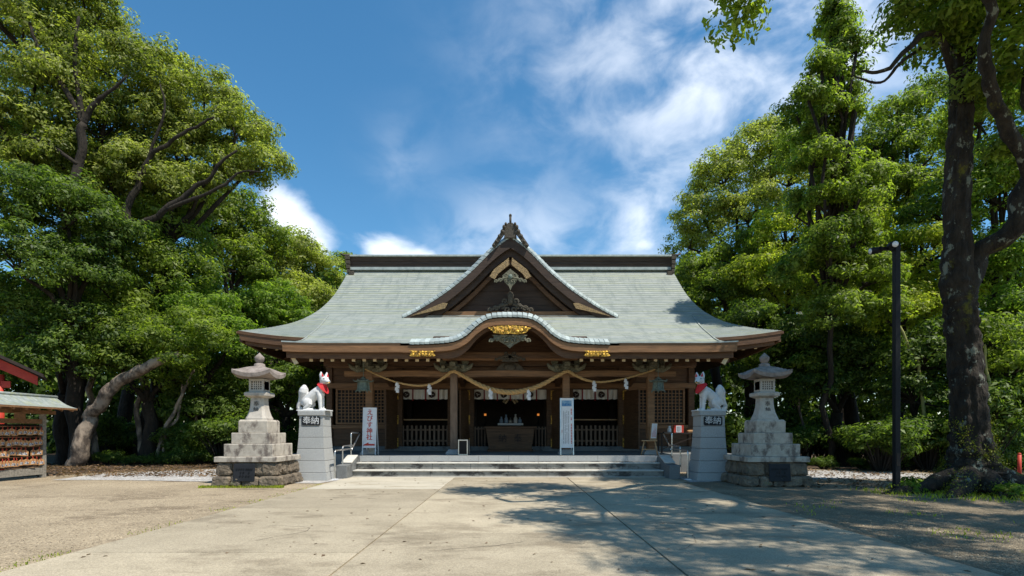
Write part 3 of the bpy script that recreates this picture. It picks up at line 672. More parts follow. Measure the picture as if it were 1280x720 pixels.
# hall walls
Y0 = 19.5
DO = ((-4.0,-2.15), (-1.42,1.42), (2.15,4.0))           # three door openings
wall = MB(); EX = 6.56
def planks(x0, x1, z0, z1, y=Y0, h=.22):
    n = max(1, round((z1-z0)/h)); d = (z1-z0)/n
    for k in range(n): wall.box(x0, x1, y+.005*(k % 2), y+.12, z0+k*d+.004, z0+(k+1)*d-.004)
for s in (-1, 1):
    a, b = sorted((s*4.0, s*EX)); planks(a, b, .72, 1.42); planks(a, b, 2.86, 4.3)
    planks(*sorted((s*1.42, s*2.15)), .72, 4.3)
    for yy in np.arange(Y0+.15, 30.9, 1.2):
        for k in range(15): wall.box(s*EX-.06, s*EX+.06, yy, yy+1.19, .72+k*.28, .72+k*.28+.272)
for a, b in DO: planks(a, b, 2.78, 4.3)
planks(-EX, EX, 4.3, 4.9)
wall.box(-EX, EX, 30.9, 31.0, .55, 5.2)
wall_o = H(wall, 'wall', 'wood_dark')
for s in (-1, 1):
    for x in (1.42, 2.15, 4.0, 5.05, 6.52):
        mb = MB()
        if x == 5.05: mb.box(s*x-.05, s*x+.05, Y0-.03, Y0+.1, 1.42, 2.86)
        else: mb.box(s*x-.11, s*x+.11, Y0-.07, Y0+.15, .70, 4.2)
        H(mb, 'wall_post', 'wood_dark', wall_o, bevel=.012)
mb = MB()
for z0, z1, y in ((2.80,2.98,-.10),(3.55,3.75,-.08),(1.36,1.48,-.06)):
    for a, b in (((-EX-.1,EX+.1),) if z0 > 2 else ((-EX,-4.11),(4.11,EX))): mb.box(a, b, Y0+y, Y0+y+.05, z0, z1)
H(mb, 'wall_rail', 'wood_warm', wall_o)
mb = MB()
for a, b in ((-EX-.05,-4.0),(-4.0,-1.42),(-1.42,1.42),(1.42,4.0),(4.0,EX+.05)): mb.box(a+.004, b-.004, Y0-.12, Y0+.25, .551, .71)
H(mb, 'stone_sill', 'granite_dark', wall_o)
for s in (-1, 1):                                        # two lattice windows on each side
    for xa, xb in ((4.13, 4.98), (5.12, 6.30)):
        a, b = sorted((s*xa, s*xb)); mb = MB()
        mb.box(a, b, Y0-.02, Y0+.06, 1.50, 1.57); mb.box(a, b, Y0-.02, Y0+.06, 2.74, 2.80); mb.box(a, a+.07, Y0-.021, Y0+.06, 1.57, 2.74); mb.box(b-.07, b, Y0-.021, Y0+.06, 1.57, 2.74)
        w = H(mb, 'lattice_window', 'wood_warm')
        mb = MB(); n = round((b-a-.14)/.125)
        for k in range(1, n): x = a+.07+(b-a-.14)*k/n; mb.box(x-.016, x+.016, Y0, Y0+.03, 1.57, 2.74)
        for k in range(1, 10): z = 1.57+1.17*k/10; mb.box(a+.07, b-.07, Y0+.004, Y0+.026, z-.016, z+.016)
        H(mb, 'lattice', 'wood_warm', w)
        mb = MB(); mb.box(a+.07, b-.07, Y0+.045, Y0+.055, 1.57, 2.74); H(mb, 'pane', 'glass_dark', w)
# folded door leaves with gilt hinges
def leaf(hx, hy, ex, ey, name='door'):
    mb = MB(); mb.bar((hx, hy, 1.66), (ex, ey, 1.66), .055, 2.05); d = H(mb, name, 'wood_dark')
    mb = MB()
    for z in (.85, 1.67, 2.55): mb.box(hx-.05, hx+.05, hy-.05, hy+.05, z-.16, z+.16)
    H(mb, 'hinge', 'gold', d)
    mb = MB(); dx = ex-hx; s = 1 if dx > 0 else -1
    return d
for hx, ex in ((-1.50,-1.72),(1.50,1.84),(-4.06,-4.28),(4.08,4.42),(-2.1,-1.84)): leaf(hx, Y0-.13, ex, Y0-.98)
# inside: floor, ceiling, back
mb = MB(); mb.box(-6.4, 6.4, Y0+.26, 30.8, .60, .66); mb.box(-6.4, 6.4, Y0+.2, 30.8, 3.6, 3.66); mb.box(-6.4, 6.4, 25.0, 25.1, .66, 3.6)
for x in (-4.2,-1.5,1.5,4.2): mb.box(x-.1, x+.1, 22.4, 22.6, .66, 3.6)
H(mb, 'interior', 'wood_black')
# low picket fences and the pale rail in the side openings, vertical slats by the offertory box
for a, b in (DO[0], DO[2]):
    mb = MB(); n = 11
    for k in range(n): x = a+.12+(b-a-.24)*k/(n-1); mb.box(x-.036, x+.036, Y0+.02, Y0+.05, .74, 1.46+.004*(k % 3))
    for z in (.88, 1.28): mb.box(a+.06, b-.06, Y0+.05, Y0+.08, z, z+.06)
    H(mb, 'picket_fence', 'wood_grey')
    mb = MB(); mb.box(a+.05, b-.05, Y0+.3, Y0+.35, 1.66, 1.70); H(mb, 'rail', 'wood_pale')
for s in (-1, 1):
    mb = MB()
    for k in range(5): x = s*(.92+k*.115); mb.box(x-.025, x+.025, Y0-.04, Y0-.01, .71, 1.42)
    mb.box(min(s*.88,s*1.4), max(s*.88,s*1.4), Y0-.01, Y0+.02, 1.32, 1.37); H(mb, 'slat_screen', 'wood_grey')
print('hall done')
# ------------------------------------------------------------------ hung things of the hall
def tomoe(mb, cx, cz, r, y, m):
    for k in range(3):
        a0 = 2*math.pi*k/3+.5; pts = []; rad = []
        for t in np.linspace(0, 1, 9):
            a = a0+t*2.3; rr = r*(.40+.48*t); pts.append((cx+rr*math.cos(a), y, cz+rr*math.sin(a))); rad.append(r*.42*(1-t)**.6+.006)
        mb.tube(pts, rad, 7, m)
for (a, b), where, cr in zip(DO, ('left side doorway behind the picket fence', 'centre doorway above the offertory box', 'right side doorway behind the picket fence'), (6,9,6)):
    cu = thing('curtain', 'short white curtain with dark swirl crests across the '+where, 'curtain', (WX, Y0+.1, 2.4), 0, 'white curtains over the doorways')
    mb = MB(); n = 60; P0 = []; P1 = []
    for k in range(n+1):
        x = a+.02+(b-a-.04)*k/n; w = .018*math.sin(k*1.1)+.01*math.sin(k*.37); P0.append((x, Y0+.13+w, 2.77)); P1.append((x, Y0+.13+w*1.6, 2.42+.006*math.sin(k*.9)))
    mb.sheet([[(x+WX, y, z) for x, y, z in P1], [(x+WX, y, z) for x, y, z in P0]], .0)
    mb.m = [0]*len(mb.m); mb.build('cloth', 'cloth', cu)
    w = .46; np_ = round((b-a)/w)
    st = MB(); cs = MB()
    for k in range(np_):
        x = a+(b-a)*(k+.5)/np_
        if k % 2 == 0: tomoe(cs, x+WX, 2.585, .125, Y0+.085, 0)
        if k: xx = a+(b-a)*k/np_; st.box(xx-.022+WX, xx+.022+WX, Y0+.085, Y0+.098, 2.36, 2.78)
    cs.build('crest', 'cloth_mark', cu); st.build('ribbon', 'cloth_red', cu)
# straw rope
KY = 16.05
def rp(px, py): return ((px-637.6)/F*KY+WX, KY, CH+(HY-py)/F*KY)
ctrl = [(456.5,461.5),(476,470.5),(497,478),(522,482),(542,479),(556,471),(567,464.3),(580,470.5),(597,480),(615,487),(638,490.5),(661,487),(679,480),(696,470.5),(709,464.3),(719,469),(733,475),(751,477.6),(780,473.5),(800,468),(819,462)]
path = smooth_curve([rp(*p) for p in ctrl], 14); n_ = len(path)
rope = MB(); dist = [0]
for a, b in zip(path, path[1:]): dist.append(dist[-1]+(Vector(b)-Vector(a)).length)
for k in range(3):
    pts = []; rad = []
    for i, p in enumerate(path):
        x = abs(p[0]-WX); r = interp([(0,.078),(.6,.074),(1.2,.058),(1.75,.045),(2.6,.032),(4.5,.020)], x)
        d = (Vector(path[min(i+1,n_-1)])-Vector(path[max(i-1,0)])).normalized(); u = Vector((0,-1,0)); w = d.cross(u)
        th = 2*math.pi*k/3+dist[i]*(2*math.pi/.42)*(1 if r > .045 else 1.0); pts.append(Vector(p)+(u*math.cos(th)+w*math.sin(th))*r*.52); rad.append(r*.60)
    rope.tube(pts, rad, 8)
ro = rope.build('straw_rope', 'straw'); tag(ro, 'thick twisted straw rope swagged between the porch posts', 'straw rope')
names = ('leftmost white zigzag paper streamer on the thin rope end','white zigzag paper streamer just left of the second post','white zigzag paper streamer on thick rope left of the offertory box','white zigzag paper streamer on thick rope right of the offertory box','white zigzag paper streamer right of the tall text board','rightmost white zigzag paper streamer on the thin rope end')
for (px, py), lb in zip(((496.5,479),(536.5,481.5),(612.5,487),(660,488),(741.5,477.5),(781,474.5)), names):
    p = Vector(rp(px, py)); sh = MB(); s = .058
    for k, (dx, dz) in enumerate(((0,0),(.028,-.065),(-.008,-.13),(.024,-.195))):
        y = p.y-.08-.012*k; sh.add([(p.x-s/2+dx, y, p.z+dz), (p.x+s/2+dx, y-.01, p.z+dz-.012), (p.x+s/2+dx+.012, y-.012, p.z+dz-.10), (p.x-s/2+dx-.01, y-.002, p.z+dz-.09)], [(0,1,2,3)])
        sh.add([(p.x+dx-.01, y+.012, p.z+dz+.02), (p.x+dx+.06, y+.012, p.z+dz), (p.x+dx+.055, y+.01, p.z+dz-.10), (p.x+dx-.015, y+.01, p.z+dz-.08)], [(0,1,2,3)])
    sh.tube([(p.x+.01, p.y-.085, p.z+.03), (p.x+.01, p.y-.085, p.z-.02)], .012, 6)
    tag(sh.build('paper_streamer', 'paper'), lb, 'paper streamer', 'paper streamers on the rope')
# bronze hanging lanterns
def hang_lantern(x, y, z, lb):
    t = thing('hanging_lantern', lb, 'hanging lantern', (x, y, z), R(12), 'bronze lanterns under the porch eave')
    mb = MB(); mb.lathe([(.03,.05),(.06,.02),(.12,-.03),(.26,-.075),(.25,-.095),(.15,-.085)], n=6, smooth=False)
    for k in range(6):
        a = 2*math.pi*k/6; mb.tube([(.22*math.cos(a),.22*math.sin(a),-.08),(.27*math.cos(a),.27*math.sin(a),-.065),(.29*math.cos(a),.29*math.sin(a),-.03)], [.018,.016,.008], 6)
    mb.build('lantern_roof', 'bronze', t, True)
    mb = MB(); mb.lathe([(.14,-.09),(.135,-.12),(.155,-.30),(.19,-.33),(.19,-.355),(.10,-.36)], n=6, smooth=False)
    for k in range(6):
        a = 2*math.pi*k/6; c, s = math.cos(a), math.sin(a); mb.bar((.15*c,.15*s,-.10), (.17*c,.17*s,-.34), .025, .025); mb.tube([(.18*c,.18*s,-.34),(.21*c,.21*s,-.375),(.22*c,.22*s,-.40)], [.02,.016,.01], 6)
    mb.build('lantern_body', 'bronze', t, True)
    mb = MB()
    for k in range(9): mb.box(-.008,.008,-.008,.008,.05+k*.055,.095+k*.055); 
    mb.tube([(0,0,.05),(0,0,.56)], .006, 6); mb.build('chain', 'bronze', t, True)
hang_lantern(-4.335, 15.75, 2.78, 'bronze hanging lantern over the left handrail')
hang_lantern(4.265, 15.75, 2.78, 'bronze hanging lantern over the wooden chair')

# offertory box and altar goods
ob = thing('offertory_box', 'brown wooden offertory box with carved characters in the doorway', 'offertory box', (WX, 18.95, .55))
mb = MB(); yb = 18.6
mb.add([(x+WX, y, z) for x, y, z in ((-.74,yb,.62),(.74,yb,.62),(.74,19.3,.62),(-.74,19.3,.62),(-.84,yb-.04,1.36),(.84,yb-.04,1.36),(.84,19.3,1.36),(-.84,19.3,1.36))],
       [(3,2,1,0),(0,1,5,4),(1,2,6,5),(2,3,7,6),(3,0,4,7),(4,5,6,7)])
mb.build('box_body', 'wood_dark', ob, bevel=.01)
mb = MB(); mb.box(WX-.92, WX+.92, yb-.10, 19.35, 1.36, 1.42); mb.box(WX-.80, WX+.80, yb-.05, 19.33, .55, .62)
mb.build('box_rim', 'wood_dark', ob, bevel=.008)
for ch, dx in (('納',-.26),('奉',.26)):
    mb = MB(); text_mb(mb, ch, .30, (WX+dx, yb-.036, 1.0), .016); mb.build('carved_text', 'wood_black', ob)
al = thing('altar_table', 'small altar table with white front edge in the dark hall', 'altar table', (WX, 21.4, .66))
mb = MB(); mb.box(WX-.50, WX+.50, 21.2, 21.7, 1.50, 1.58); mb.build('table_top', 'white_paint', al)
mb = MB(); [mb.box(WX+x-.03, WX+x+.03, 21.25, 21.31, .66, 1.5) for x in (-.45,.45)]; [mb.box(WX+x-.03, WX+x+.03, 21.6, 21.66, .66, 1.5) for x in (-.45,.45)]; mb.build('leg', 'wood_black', al)
for x, h, m_, lb in ((-.36,.26,'blue_ware','blue and white jar at the left of the altar table'),(-.17,.34,'blue_ware','tall blue flask on the altar table'),(.0,.22,'steel','silver bowl in the middle of the altar table'),(.2,.36,'paper','tall pale bottle on the altar table'),(.37,.24,'blue_ware','small blue jar at the right of the altar table')):
    mb = MB(); mb.lathe([(.05,1.58),(.075,1.62),(.07,1.58+h*.55),(.03,1.58+h*.75),(.035,1.58+h)], (WX+x, 21.4), 14); tag(mb.build('altar_vessel', m_), lb, 'vessel', 'vessels on the altar table')
em = bpy.data.materials.new('lamp_glow'); em.use_nodes = True; b_ = em.node_tree.nodes['Principled BSDF']; b_.inputs['Base Color'].default_value = (.5,.15,.03,1); b_.inputs['Emission Color'].default_value = (1,.32,.05,1); b_.inputs['Emission Strength'].default_value = .4; M['lamp_glow'] = em
for x, lb in ((-.98,'small orange altar lamp glowing left in the dark hall'),(1.08,'small orange altar lamp glowing right in the dark hall')):
    t = thing('altar_lamp', lb, 'lamp', (WX+x, 21.0, 1.86), 0, 'orange lamps inside the hall')
    mb = MB(); mb.box(-.042,.042,-.042,.042,0,.085); mb.build('lamp_shade', 'lamp_glow', t, True)
    mb = MB(); mb.tube([(0,0,-1.2),(0,0,-.02)], .015, 8); mb.lathe([(.12,-1.2),(.1,-1.17),(.02,-1.15)]); mb.square([(.07,-.02),(.07,0)]); mb.square([(.075,.112),(.02,.15)]); mb.build('lamp_stand', 'black_metal', t, True)
mb = MB()
for s in (-1, 1):
    for k in range(5): mb.ball((WX+s*(.10+.04*k), 20.6, 2.44-.05*(k % 3)), .045, 0, 7)
    mb.tube([(WX, 20.6, 2.62), (WX+s*.15, 20.6, 2.5), (WX+s*.25, 20.6, 2.42)], .015, 6)
mb.tube([(WX, 20.6, 2.6), (WX, 20.6, 3.6)], .012, 6)
tag(mb.build('gilt_hanging', 'cap_cream'), 'pale gilt ornament hanging inside the centre doorway', 'hanging ornament')

# ------------------------------------------------------------------ things on the porch
def sign_stand(name, lb, cat, x, y, w, z0, zb, h, lean=.10):
    t = thing(name, lb, cat, (x, y, z0))
    mb = MB(); mb.add([(-w/2,0,zb),(w/2,0,zb),(w/2,.03,zb),(-w/2,.03,zb),(-w/2,lean,h),(w/2,lean,h),(w/2,lean+.03,h),(-w/2,lean+.03,h)], [(3,2,1,0),(4,5,6,7),(0,1,5,4),(1,2,6,5),(2,3,7,6),(3,0,4,7)])
    mb.build('board', 'white_paint', t, True)
    for s in (-1, 1):
        mb = MB(); mb.bar((s*(w/2-.012), -.03, 0), (s*(w/2-.012), lean-.004, h+.01), .026, .026); mb.build('leg', 'steel' if name == 'x' else 'white_paint', t, True)
        mb = MB(); mb.bar((s*(w/2-.03), .42, 0), (s*(w/2-.03), lean+.05, h-.03), .022, .022); mb.build('leg', 'white_paint', t, True)
    mb = MB(); mb.box(-w/2,w/2,lean-.01,lean+.04,h-.012,h+.012); mb.box(-w/2,w/2,-.012,.03,zb-.012,zb+.006); mb.build('frame_bar', 'white_paint', t, True)
    return t
sg = sign_stand('direction_sign', 'white standing signboard with red vertical writing and red arrow', 'signboard', -4.18, 15.8, .40, .55, .22, 1.38)
def on_board(mb, lean, zb, h): mb.v = [(x, y+lean*(z-zb)/(h-zb), z) for x, y, z in mb.v]; return mb
mb = MB()
for k, ch in enumerate('えびす神社'): text_mb(mb, ch, .185, (0, -.006, 1.24-k*.182), .004, bold=.010)
mb.prism([(-.17,.30),(-.02,.365),(-.02,.325),(.16,.325),(.16,.275),(-.17,.275)], -.008, -.002)
on_board(mb, .10, .22, 1.38).build('red_writing', 'sign_text_red', sg, True)
tb = thing('notice_board', 'tall white text board with blue picture at its top', 'notice board', (1.61, 15.8, .55))
t_ = sign_stand('x', '', '', 1.61, 15.8, .395, .55, .22, 1.66)
for ch in KIDS.pop(t_): ch.parent = tb; KIDS.setdefault(tb, []).append(ch)
bpy.data.objects.remove(t_)
mb = MB(); mb.box(-.145,.145,-.007,-.002,1.43,1.60); on_board(mb, .10, .22, 1.66).build('picture', 'sign_picture', tb, True)
mb = MB()
for z0, z1 in ((1.21,1.36),(1.02,1.10),(.34,.92)):
    z = z1
    while z > z0: mb.box(.115,.152,-.006,-.002,z-.026,z-.006); mb.box(.125,.142,-.0065,-.002,z-.036,z-.004); z -= .046
for k in range(3): mb.box(-.152,-.135,-.006,-.002,.66+k*.03,.68+k*.03)
on_board(mb, .10, .22, 1.66).build('red_writing', 'sign_text_red', tb, True)
mb = MB(); rr = random.Random(5)
for x in (.05, .0, -.05, -.10):
    z = 1.32-rr.random()*.06
    while z > .34:
        if rr.random() > .07: mb.box(x-.011,x+.011,-.006,-.002,z-.014,z-.009); mb.box(x-.004,x+.004,-.0065,-.002,z-.018,z)
        z -= .024
on_board(mb, .10, .22, 1.66).build('black_writing', 'sign_text_dark', tb, True)
# small floor lantern box
fb = thing('floor_lantern', 'black box lamp with pale frame beside the second porch post', 'floor lamp', (-1.41, 15.85, .55), R(-8))
mb = MB(); mb.box(-.115,.115,-.105,.105,.03,.42); mb.build('lamp_box', 'glass_dark', fb, True)
mb = MB()
for x in (-.13,.13):
    for y in (-.12,.12): mb.box(x-.014,x+.014,y-.014,y+.014,0,.45)
for z in (.015,.435):
    for y in (-.12,.12): mb.box(-.116,.116,y-.013,y+.013,z-.014,z+.014)
    for x in (-.13,.13): mb.box(x-.0135,x+.0135,-.106,.106,z-.0138,z+.0138)
mb.build('frame', 'steel', fb, True)
mb = MB(); mb.box(-.14,.14,-.13,.13,.452,.462); mb.build('lid', 'black_metal', fb, True)
# small stone behind the direction sign
mb = MB(); mb.rough(-4.27,-4.08,16.02,16.12,.55,.77,.01,3,0,3); tag(mb.build('small_stone', 'stone_upper'), 'small pale stone behind the red lettered signboard', 'stone')
# chair with paper notice
chr_ = thing('wooden_chair', 'small wooden chair on the porch with a paper notice on its back', 'chair', (4.06, 15.95, .55), R(-14))
mb = MB(); mb.square([(.215,.40),(.225,.415),(.22,.435)]); mb.build('seat', 'wood_pale', chr_, True)
for sx in (-1,1):
    for sy in (-1,1):
        mb = MB(); mb.tube([(sx*.15, sy*.15, .41), (sx*.235, sy*.2, 0)], [.024,.016], 8); mb.build('leg', 'wood_pale', chr_, True)
for z in (.16,):
    mb = MB(); mb.bar((-.2,-.175,z),(.2,-.175,z),.018,.018); mb.bar((-.2,.175,z),(.2,.175,z),.018,.018); mb.build('stretcher', 'wood_pale', chr_, True)
mb = MB(); mb.add([(.02,-.03,.44),(.20,.10,.44),(.18,.13,.44),(.0,.0,.44),(.06,-.0,.94),(.24,.13,.94),(.22,.16,.94),(.04,.03,.94)], [(3,2,1,0),(4,5,6,7),(0,1,5,4),(1,2,6,5),(2,3,7,6),(3,0,4,7)]); mb.build('backrest', 'wood_pale', chr_, True)
nb = MB(); nb.add([(.03,-.035,.49),(.19,.085,.49),(.22,.105,.92),(.07,-.015,.92)], [(0,1,2,3)]); nb.v = [(x+.004,y-.012,z) for x,y,z in nb.v]; pn = nb.build('paper_notice', 'paper', chr_, True)
mb = MB()
for k in range(12):
    for c in range(4): t0 = .2+.2*c; z = .53+.03*k; mb.add([(.036+.16*t0+.04*(z-.49)*2*.5-.006+.004, -.050+.12*t0+.02*(z-.49), z), (.036+.16*t0+.02*(z-.49)+.016, -.036+.12*t0+.02*(z-.49), z), (.036+.16*t0+.02*(z-.49)+.016, -.036+.12*t0+.02*(z-.49), z+.018), (.036+.16*t0+.02*(z-.49)-.002, -.050+.12*t0+.02*(z-.49), z+.018)], [(0,1,2,3)])
mb.build('small_writing', 'sign_text_red', chr_, True)
# side table with red and white box
tbx = thing('side_table', 'dark low table against the right lattice window', 'table', (5.35, 17.5, .55))
mb = MB(); mb.box(-.62,.62,-.25,.25,.62,.655); mb.build('table_top', 'wood_black', tbx, True)
for sx in (-1,1):
    for sy in (-1,1): mb = MB(); mb.box(sx*.55-.02,sx*.55+.02,sy*.2-.02,sy*.2+.02,0,.62); mb.build('leg', 'wood_black', tbx, True)
mb = MB(); mb.bar((-.55,-.2,.12),(.55,-.2,.55),.025,.025); mb.build('brace', 'wood_black', tbx, True)
rb = thing('notice_box', 'red and white notice box on the dark side table', 'notice box', (5.38, 17.42, 1.205))
mb = MB(); mb.box(-.16,.16,0,.1,0,.24); mb.build('box_body', 'vermilion', rb, True)
mb = MB(); mb.box(-.085,.085,-.006,-.001,.01,.225); mb.build('paper_front', 'paper', rb, True)
mb = MB()
for k in range(6):
    for c in range(3): mb.box(-.05+c*.04,-.028+c*.04,-.009,-.007,.04+k*.028,.056+k*.028)
mb.build('small_writing', 'sign_text_dark', rb, True)
mb = MB(); mb.rough(5.66,5.86,17.36,17.5,1.205,1.29,.008,3,0,9); tag(mb.build('offering_bread', 'ema_wood'), 'small brown lump lying on the side table', 'small object')
mb = MB(); mb.lathe([(.04,1.205),(.07,1.24),(.06,1.33),(.03,1.37),(.045,1.42)], (5.1,17.5), 14); tag(mb.build('white_vase', 'white_paint'), 'small white vase left of the red notice box', 'vase')

# ------------------------------------------------------------------ steel handrails
def handrail(s, lb):
    X = s*4.50 if s < 0 else 4.47
    t = thing('handrail', lb, 'handrail', (X, 14.5, 0), 0, 'steel handrails at the steps')
    r = .021
    def tb_(name, pts): mb = MB(); mb.tube(smooth_curve(pts, 4), r, 8); return mb.build(name, 'steel', t)
    tb_('front_post', [(X+s*-.0,13.72,0),(X,13.72,.35),(X,13.72,.66),(X,13.76,.735),(X,13.86,.75),(X,14.4,.75),(X,15.05,.75)])
    tb_('middle_post', [(X+.0,14.35,.30),(X,14.35,.6),(X,14.35,.78),(X,14.39,.83),(X,14.48,.845),(X,14.8,.845),(X,15.2,.85)])
    tb_('rear_post', [(X,15.1,.5),(X,15.1,.85),(X,15.1,1.13),(X,15.13,1.185),(X,15.2,1.2),(X,15.5,1.2),(X+s*-.0,15.85,1.2)])
    tb_('slanted_rail', [(X-s*.03,15.84,1.17),(X-s*.03,15.45,.96),(X-s*.03,15.05,.72)])
    mb = MB(); mb.tube([(X,15.83,1.2),(X,15.90,1.2)], .034, 10); mb.build('end_cap', 'black_metal', t)
    mb = MB(); mb.box(X-.07,X+.07,13.65,13.79,0,.03); mb.build('base_plate', 'white_paint', t)
handrail(-1, 'bent steel handrail beside the left fox pedestal')
handrail(1, 'bent steel handrail beside the right fox pedestal')

# ------------------------------------------------------------------ stone lanterns
def stone_lantern(sx, lb):
    cx, cy = sx*5.89, 12.6
    t = thing('stone_lantern', lb, 'stone lantern', (cx, cy, 0), 0, 'stone lanterns')
    rk = MB(); rr = random.Random(3+int(sx)); rows = ((0,.24,.74,.70),(.25,.55,.69,.64))
    for (z0, z1, a0, a1) in rows:
        for side in range(4):
            x = -a0; 
            while x < a0-.05:
                w = min(rr.uniform(.24,.42), a0-x); w = a0-x if a0-x-w < .16 else w
                d = .28; bx = (x+.008, x+w-.008, -(a0+a1)/2-.03, -(a0+a1)/2+d)
                tmp = MB(); tmp.rough(bx[0], bx[1], bx[2], bx[3], z0+.006, z1-.006, .028, 4, 0, rr.random()*50)
                for vi, (vx, vy, vz) in enumerate(tmp.v): tmp.v[vi] = (vx*(1-(vz-z0)*.12), vy+(vz-.1)*.14, vz)
                tmp.xform(Matrix.Translation((cx,cy,0)) @ Matrix.Rotation(side*math.pi/2, 4, 'Z')); rk.add(tmp.v, tmp.f)
                x += w
    rk.box(cx-.6,cx+.6,cy-.6,cy+.6,0,.54); rk.build('rubble_base', 'stone_rough', t)
    mb = MB(); mb.box(cx-.235,cx+.235,cy-.755,cy-.735,.13,.52); mb.xform(Matrix.Translation((cx,cy-.74,.13)) @ Matrix.Rotation(R(-6),4,'X') @ Matrix.Translation((-cx,-cy+.74,-.13)))
    pq = mb.build('plaque', 'plaque', t, bevel=.004)
    mb = MB()
    for r_, row in enumerate(((-.16,-.11,-.06,-.01,.05,.09,.13,.17),(-.07,-.01,.11),(-.08,-.02,.05,.11))):
        for x in row:
            for dz in (-.012,0,.012): mb.box(cx+x-.014,cx+x+.014,cy-.762,cy-.752,.40-r_*.075+dz-.003,.40-r_*.075+dz+.003)
            mb.box(cx+x-.003,cx+x+.003,cy-.7622,cy-.752,.40-r_*.075-.02,.40-r_*.075+.02)
    mb.v = [(x,y+(z-.13)*.105-.004,z) for x,y,z in mb.v]; mb.build('plaque_writing', 'plaque_text', pq)
    for nm, a, z0, z1, m_ in (('base_slab',.69,.55,.67,'stone_pale'),('base_block',.546,.67,.95,'stone_pale'),('base_block',.435,.95,1.20,'stone_pale'),):
        mb = MB(); mb.square([(a*.995,z0),(a,z0+.01),(a,z1-.012),(a*.985,z1)], (cx,cy)); mb.build(nm, m_, t, bevel=.008)
    mb = MB(); mb.square([(.33,1.20),(.33,1.46),(.30,1.50)], (cx,cy)); mb.build('base_block', 'stone_pale', t, bevel=.008)
    prof = [(.242,1.50),(.242,1.535)]+[(.155+.082*(1-u)**2.6, 1.54+.47*u) for u in np.linspace(0,1,12)]
    mb = MB(); mb.square(prof, (cx,cy), ch=.26); sh_ = mb.build('shaft', 'stone_upper', t)
    mb = MB(); text_mb(mb, '奉', .13, (cx,cy-.158,1.86), .02); text_mb(mb, '納', .13, (cx,cy-.168,1.72), .03); mb.build('carved_text', 'carve_dark', sh_)
    mb = MB(); mb.square([(.17,2.01),(.26,2.05),(.265,2.12),(.23,2.14)], (cx,cy), ch=.2); mb.build('platform', 'stone_upper', t, bevel=.006)
    fb_ = MB(); a = .167
    for x in (-1,1):
        for y in (-1,1): fb_.box(cx+x*a-(.045 if x>0 else 0), cx+x*a+(.045 if x<0 else 0), cy+y*a-(.045 if y>0 else 0), cy+y*a+(.045 if y<0 else 0), 2.14, 2.45)
    fb_.box(cx-a+.004,cx+a-.004,cy-a+.004,cy+a-.004,2.14,2.20); fb_.box(cx-a+.004,cx+a-.004,cy-a+.004,cy+a-.004,2.39,2.45)
    for k in range(1,5): 
        q = -.122+.244*k/5
        for s in (-1,1): fb_.box(cx+q-.012,cx+q+.012,cy+s*(a-.02)-.008,cy+s*(a-.02)+.008,2.20,2.39)
        for s in (-1,1): fb_.box(cx+s*(a-.02)-.02,cx+s*(a-.02)+.02,cy-.122,cy+.122,2.20,2.39)
    for k in range(1,4):
        z = 2.20+.19*k/4
        for s in (-1,1): fb_.box(cx-.122,cx+.122,cy+s*(a-.02)-.0075,cy+s*(a-.02)+.0075,z-.010,z+.010)
    fx = fb_.build('fire_box', 'stone_upper', t)
    mb = MB(); mb.box(cx-.10,cx+.10,cy-.10,cy+.10,2.19,2.40); mb.build('inner_shade', 'black_metal', fx)
    rf = MB(); n = 12; P = []
    def rz_(u, v):
        m_ = max(abs(u), abs(v)); c_ = abs(u*v); return 2.76-.20*m_**1.0-.05*math.sin(math.pi*min(1,m_))*-1+.09*c_**2.2*m_
    vs = []; fs = []; k = 17; g_ = np.linspace(-1,1,k)
    for v in g_:
        for u in g_: vs.append((cx+u*.435, cy+v*.435, rz_(u,v)-.005))
    for v in g_:
        for u in g_: vs.append((cx+u*.43, cy+v*.43, min(rz_(u,v)-.012, 2.465+.10*abs(u*v)**2.2)))
    for j in range(k-1):
        for i in range(k-1): fs += [(j*k+i,j*k+i+1,(j+1)*k+i+1,(j+1)*k+i)]; o_ = k*k; fs += [(o_+(j+1)*k+i,o_+(j+1)*k+i+1,o_+j*k+i+1,o_+j*k+i)]
    for i in range(k-1):
        fs += [(i,o_+i,o_+i+1,i+1),((k-1)*k+i,(k-1)*k+i+1,o_+(k-1)*k+i+1,o_+(k-1)*k+i),((i+1)*k,o_+(i+1)*k,o_+i*k,i*k),(i*k+k-1,o_+i*k+k-1,o_+(i+1)*k+k-1,(i+1)*k+k-1)]
    rf.add(vs, fs, 0); rf.build('roof', 'stone_roof', t)
    mb = MB(); mb.lathe([(.14,2.66),(.15,2.72),(.12,2.76),(.115,2.80),(.075,2.82)], (cx,cy), 20); mb.lathe([(.06,2.80),(.075,2.84),(.105,2.88),(.115,2.955),(.085,2.985),(.04,3.03),(.008,3.065)], (cx,cy), 8); mb.build('finial', 'stone_roof', t)
    return t
stone_lantern(-1, 'sunlit stained stone lantern on tiered blocks left of the steps')
stone_lantern(1, 'shaded stone lantern on mossy tiered blocks right of the steps')

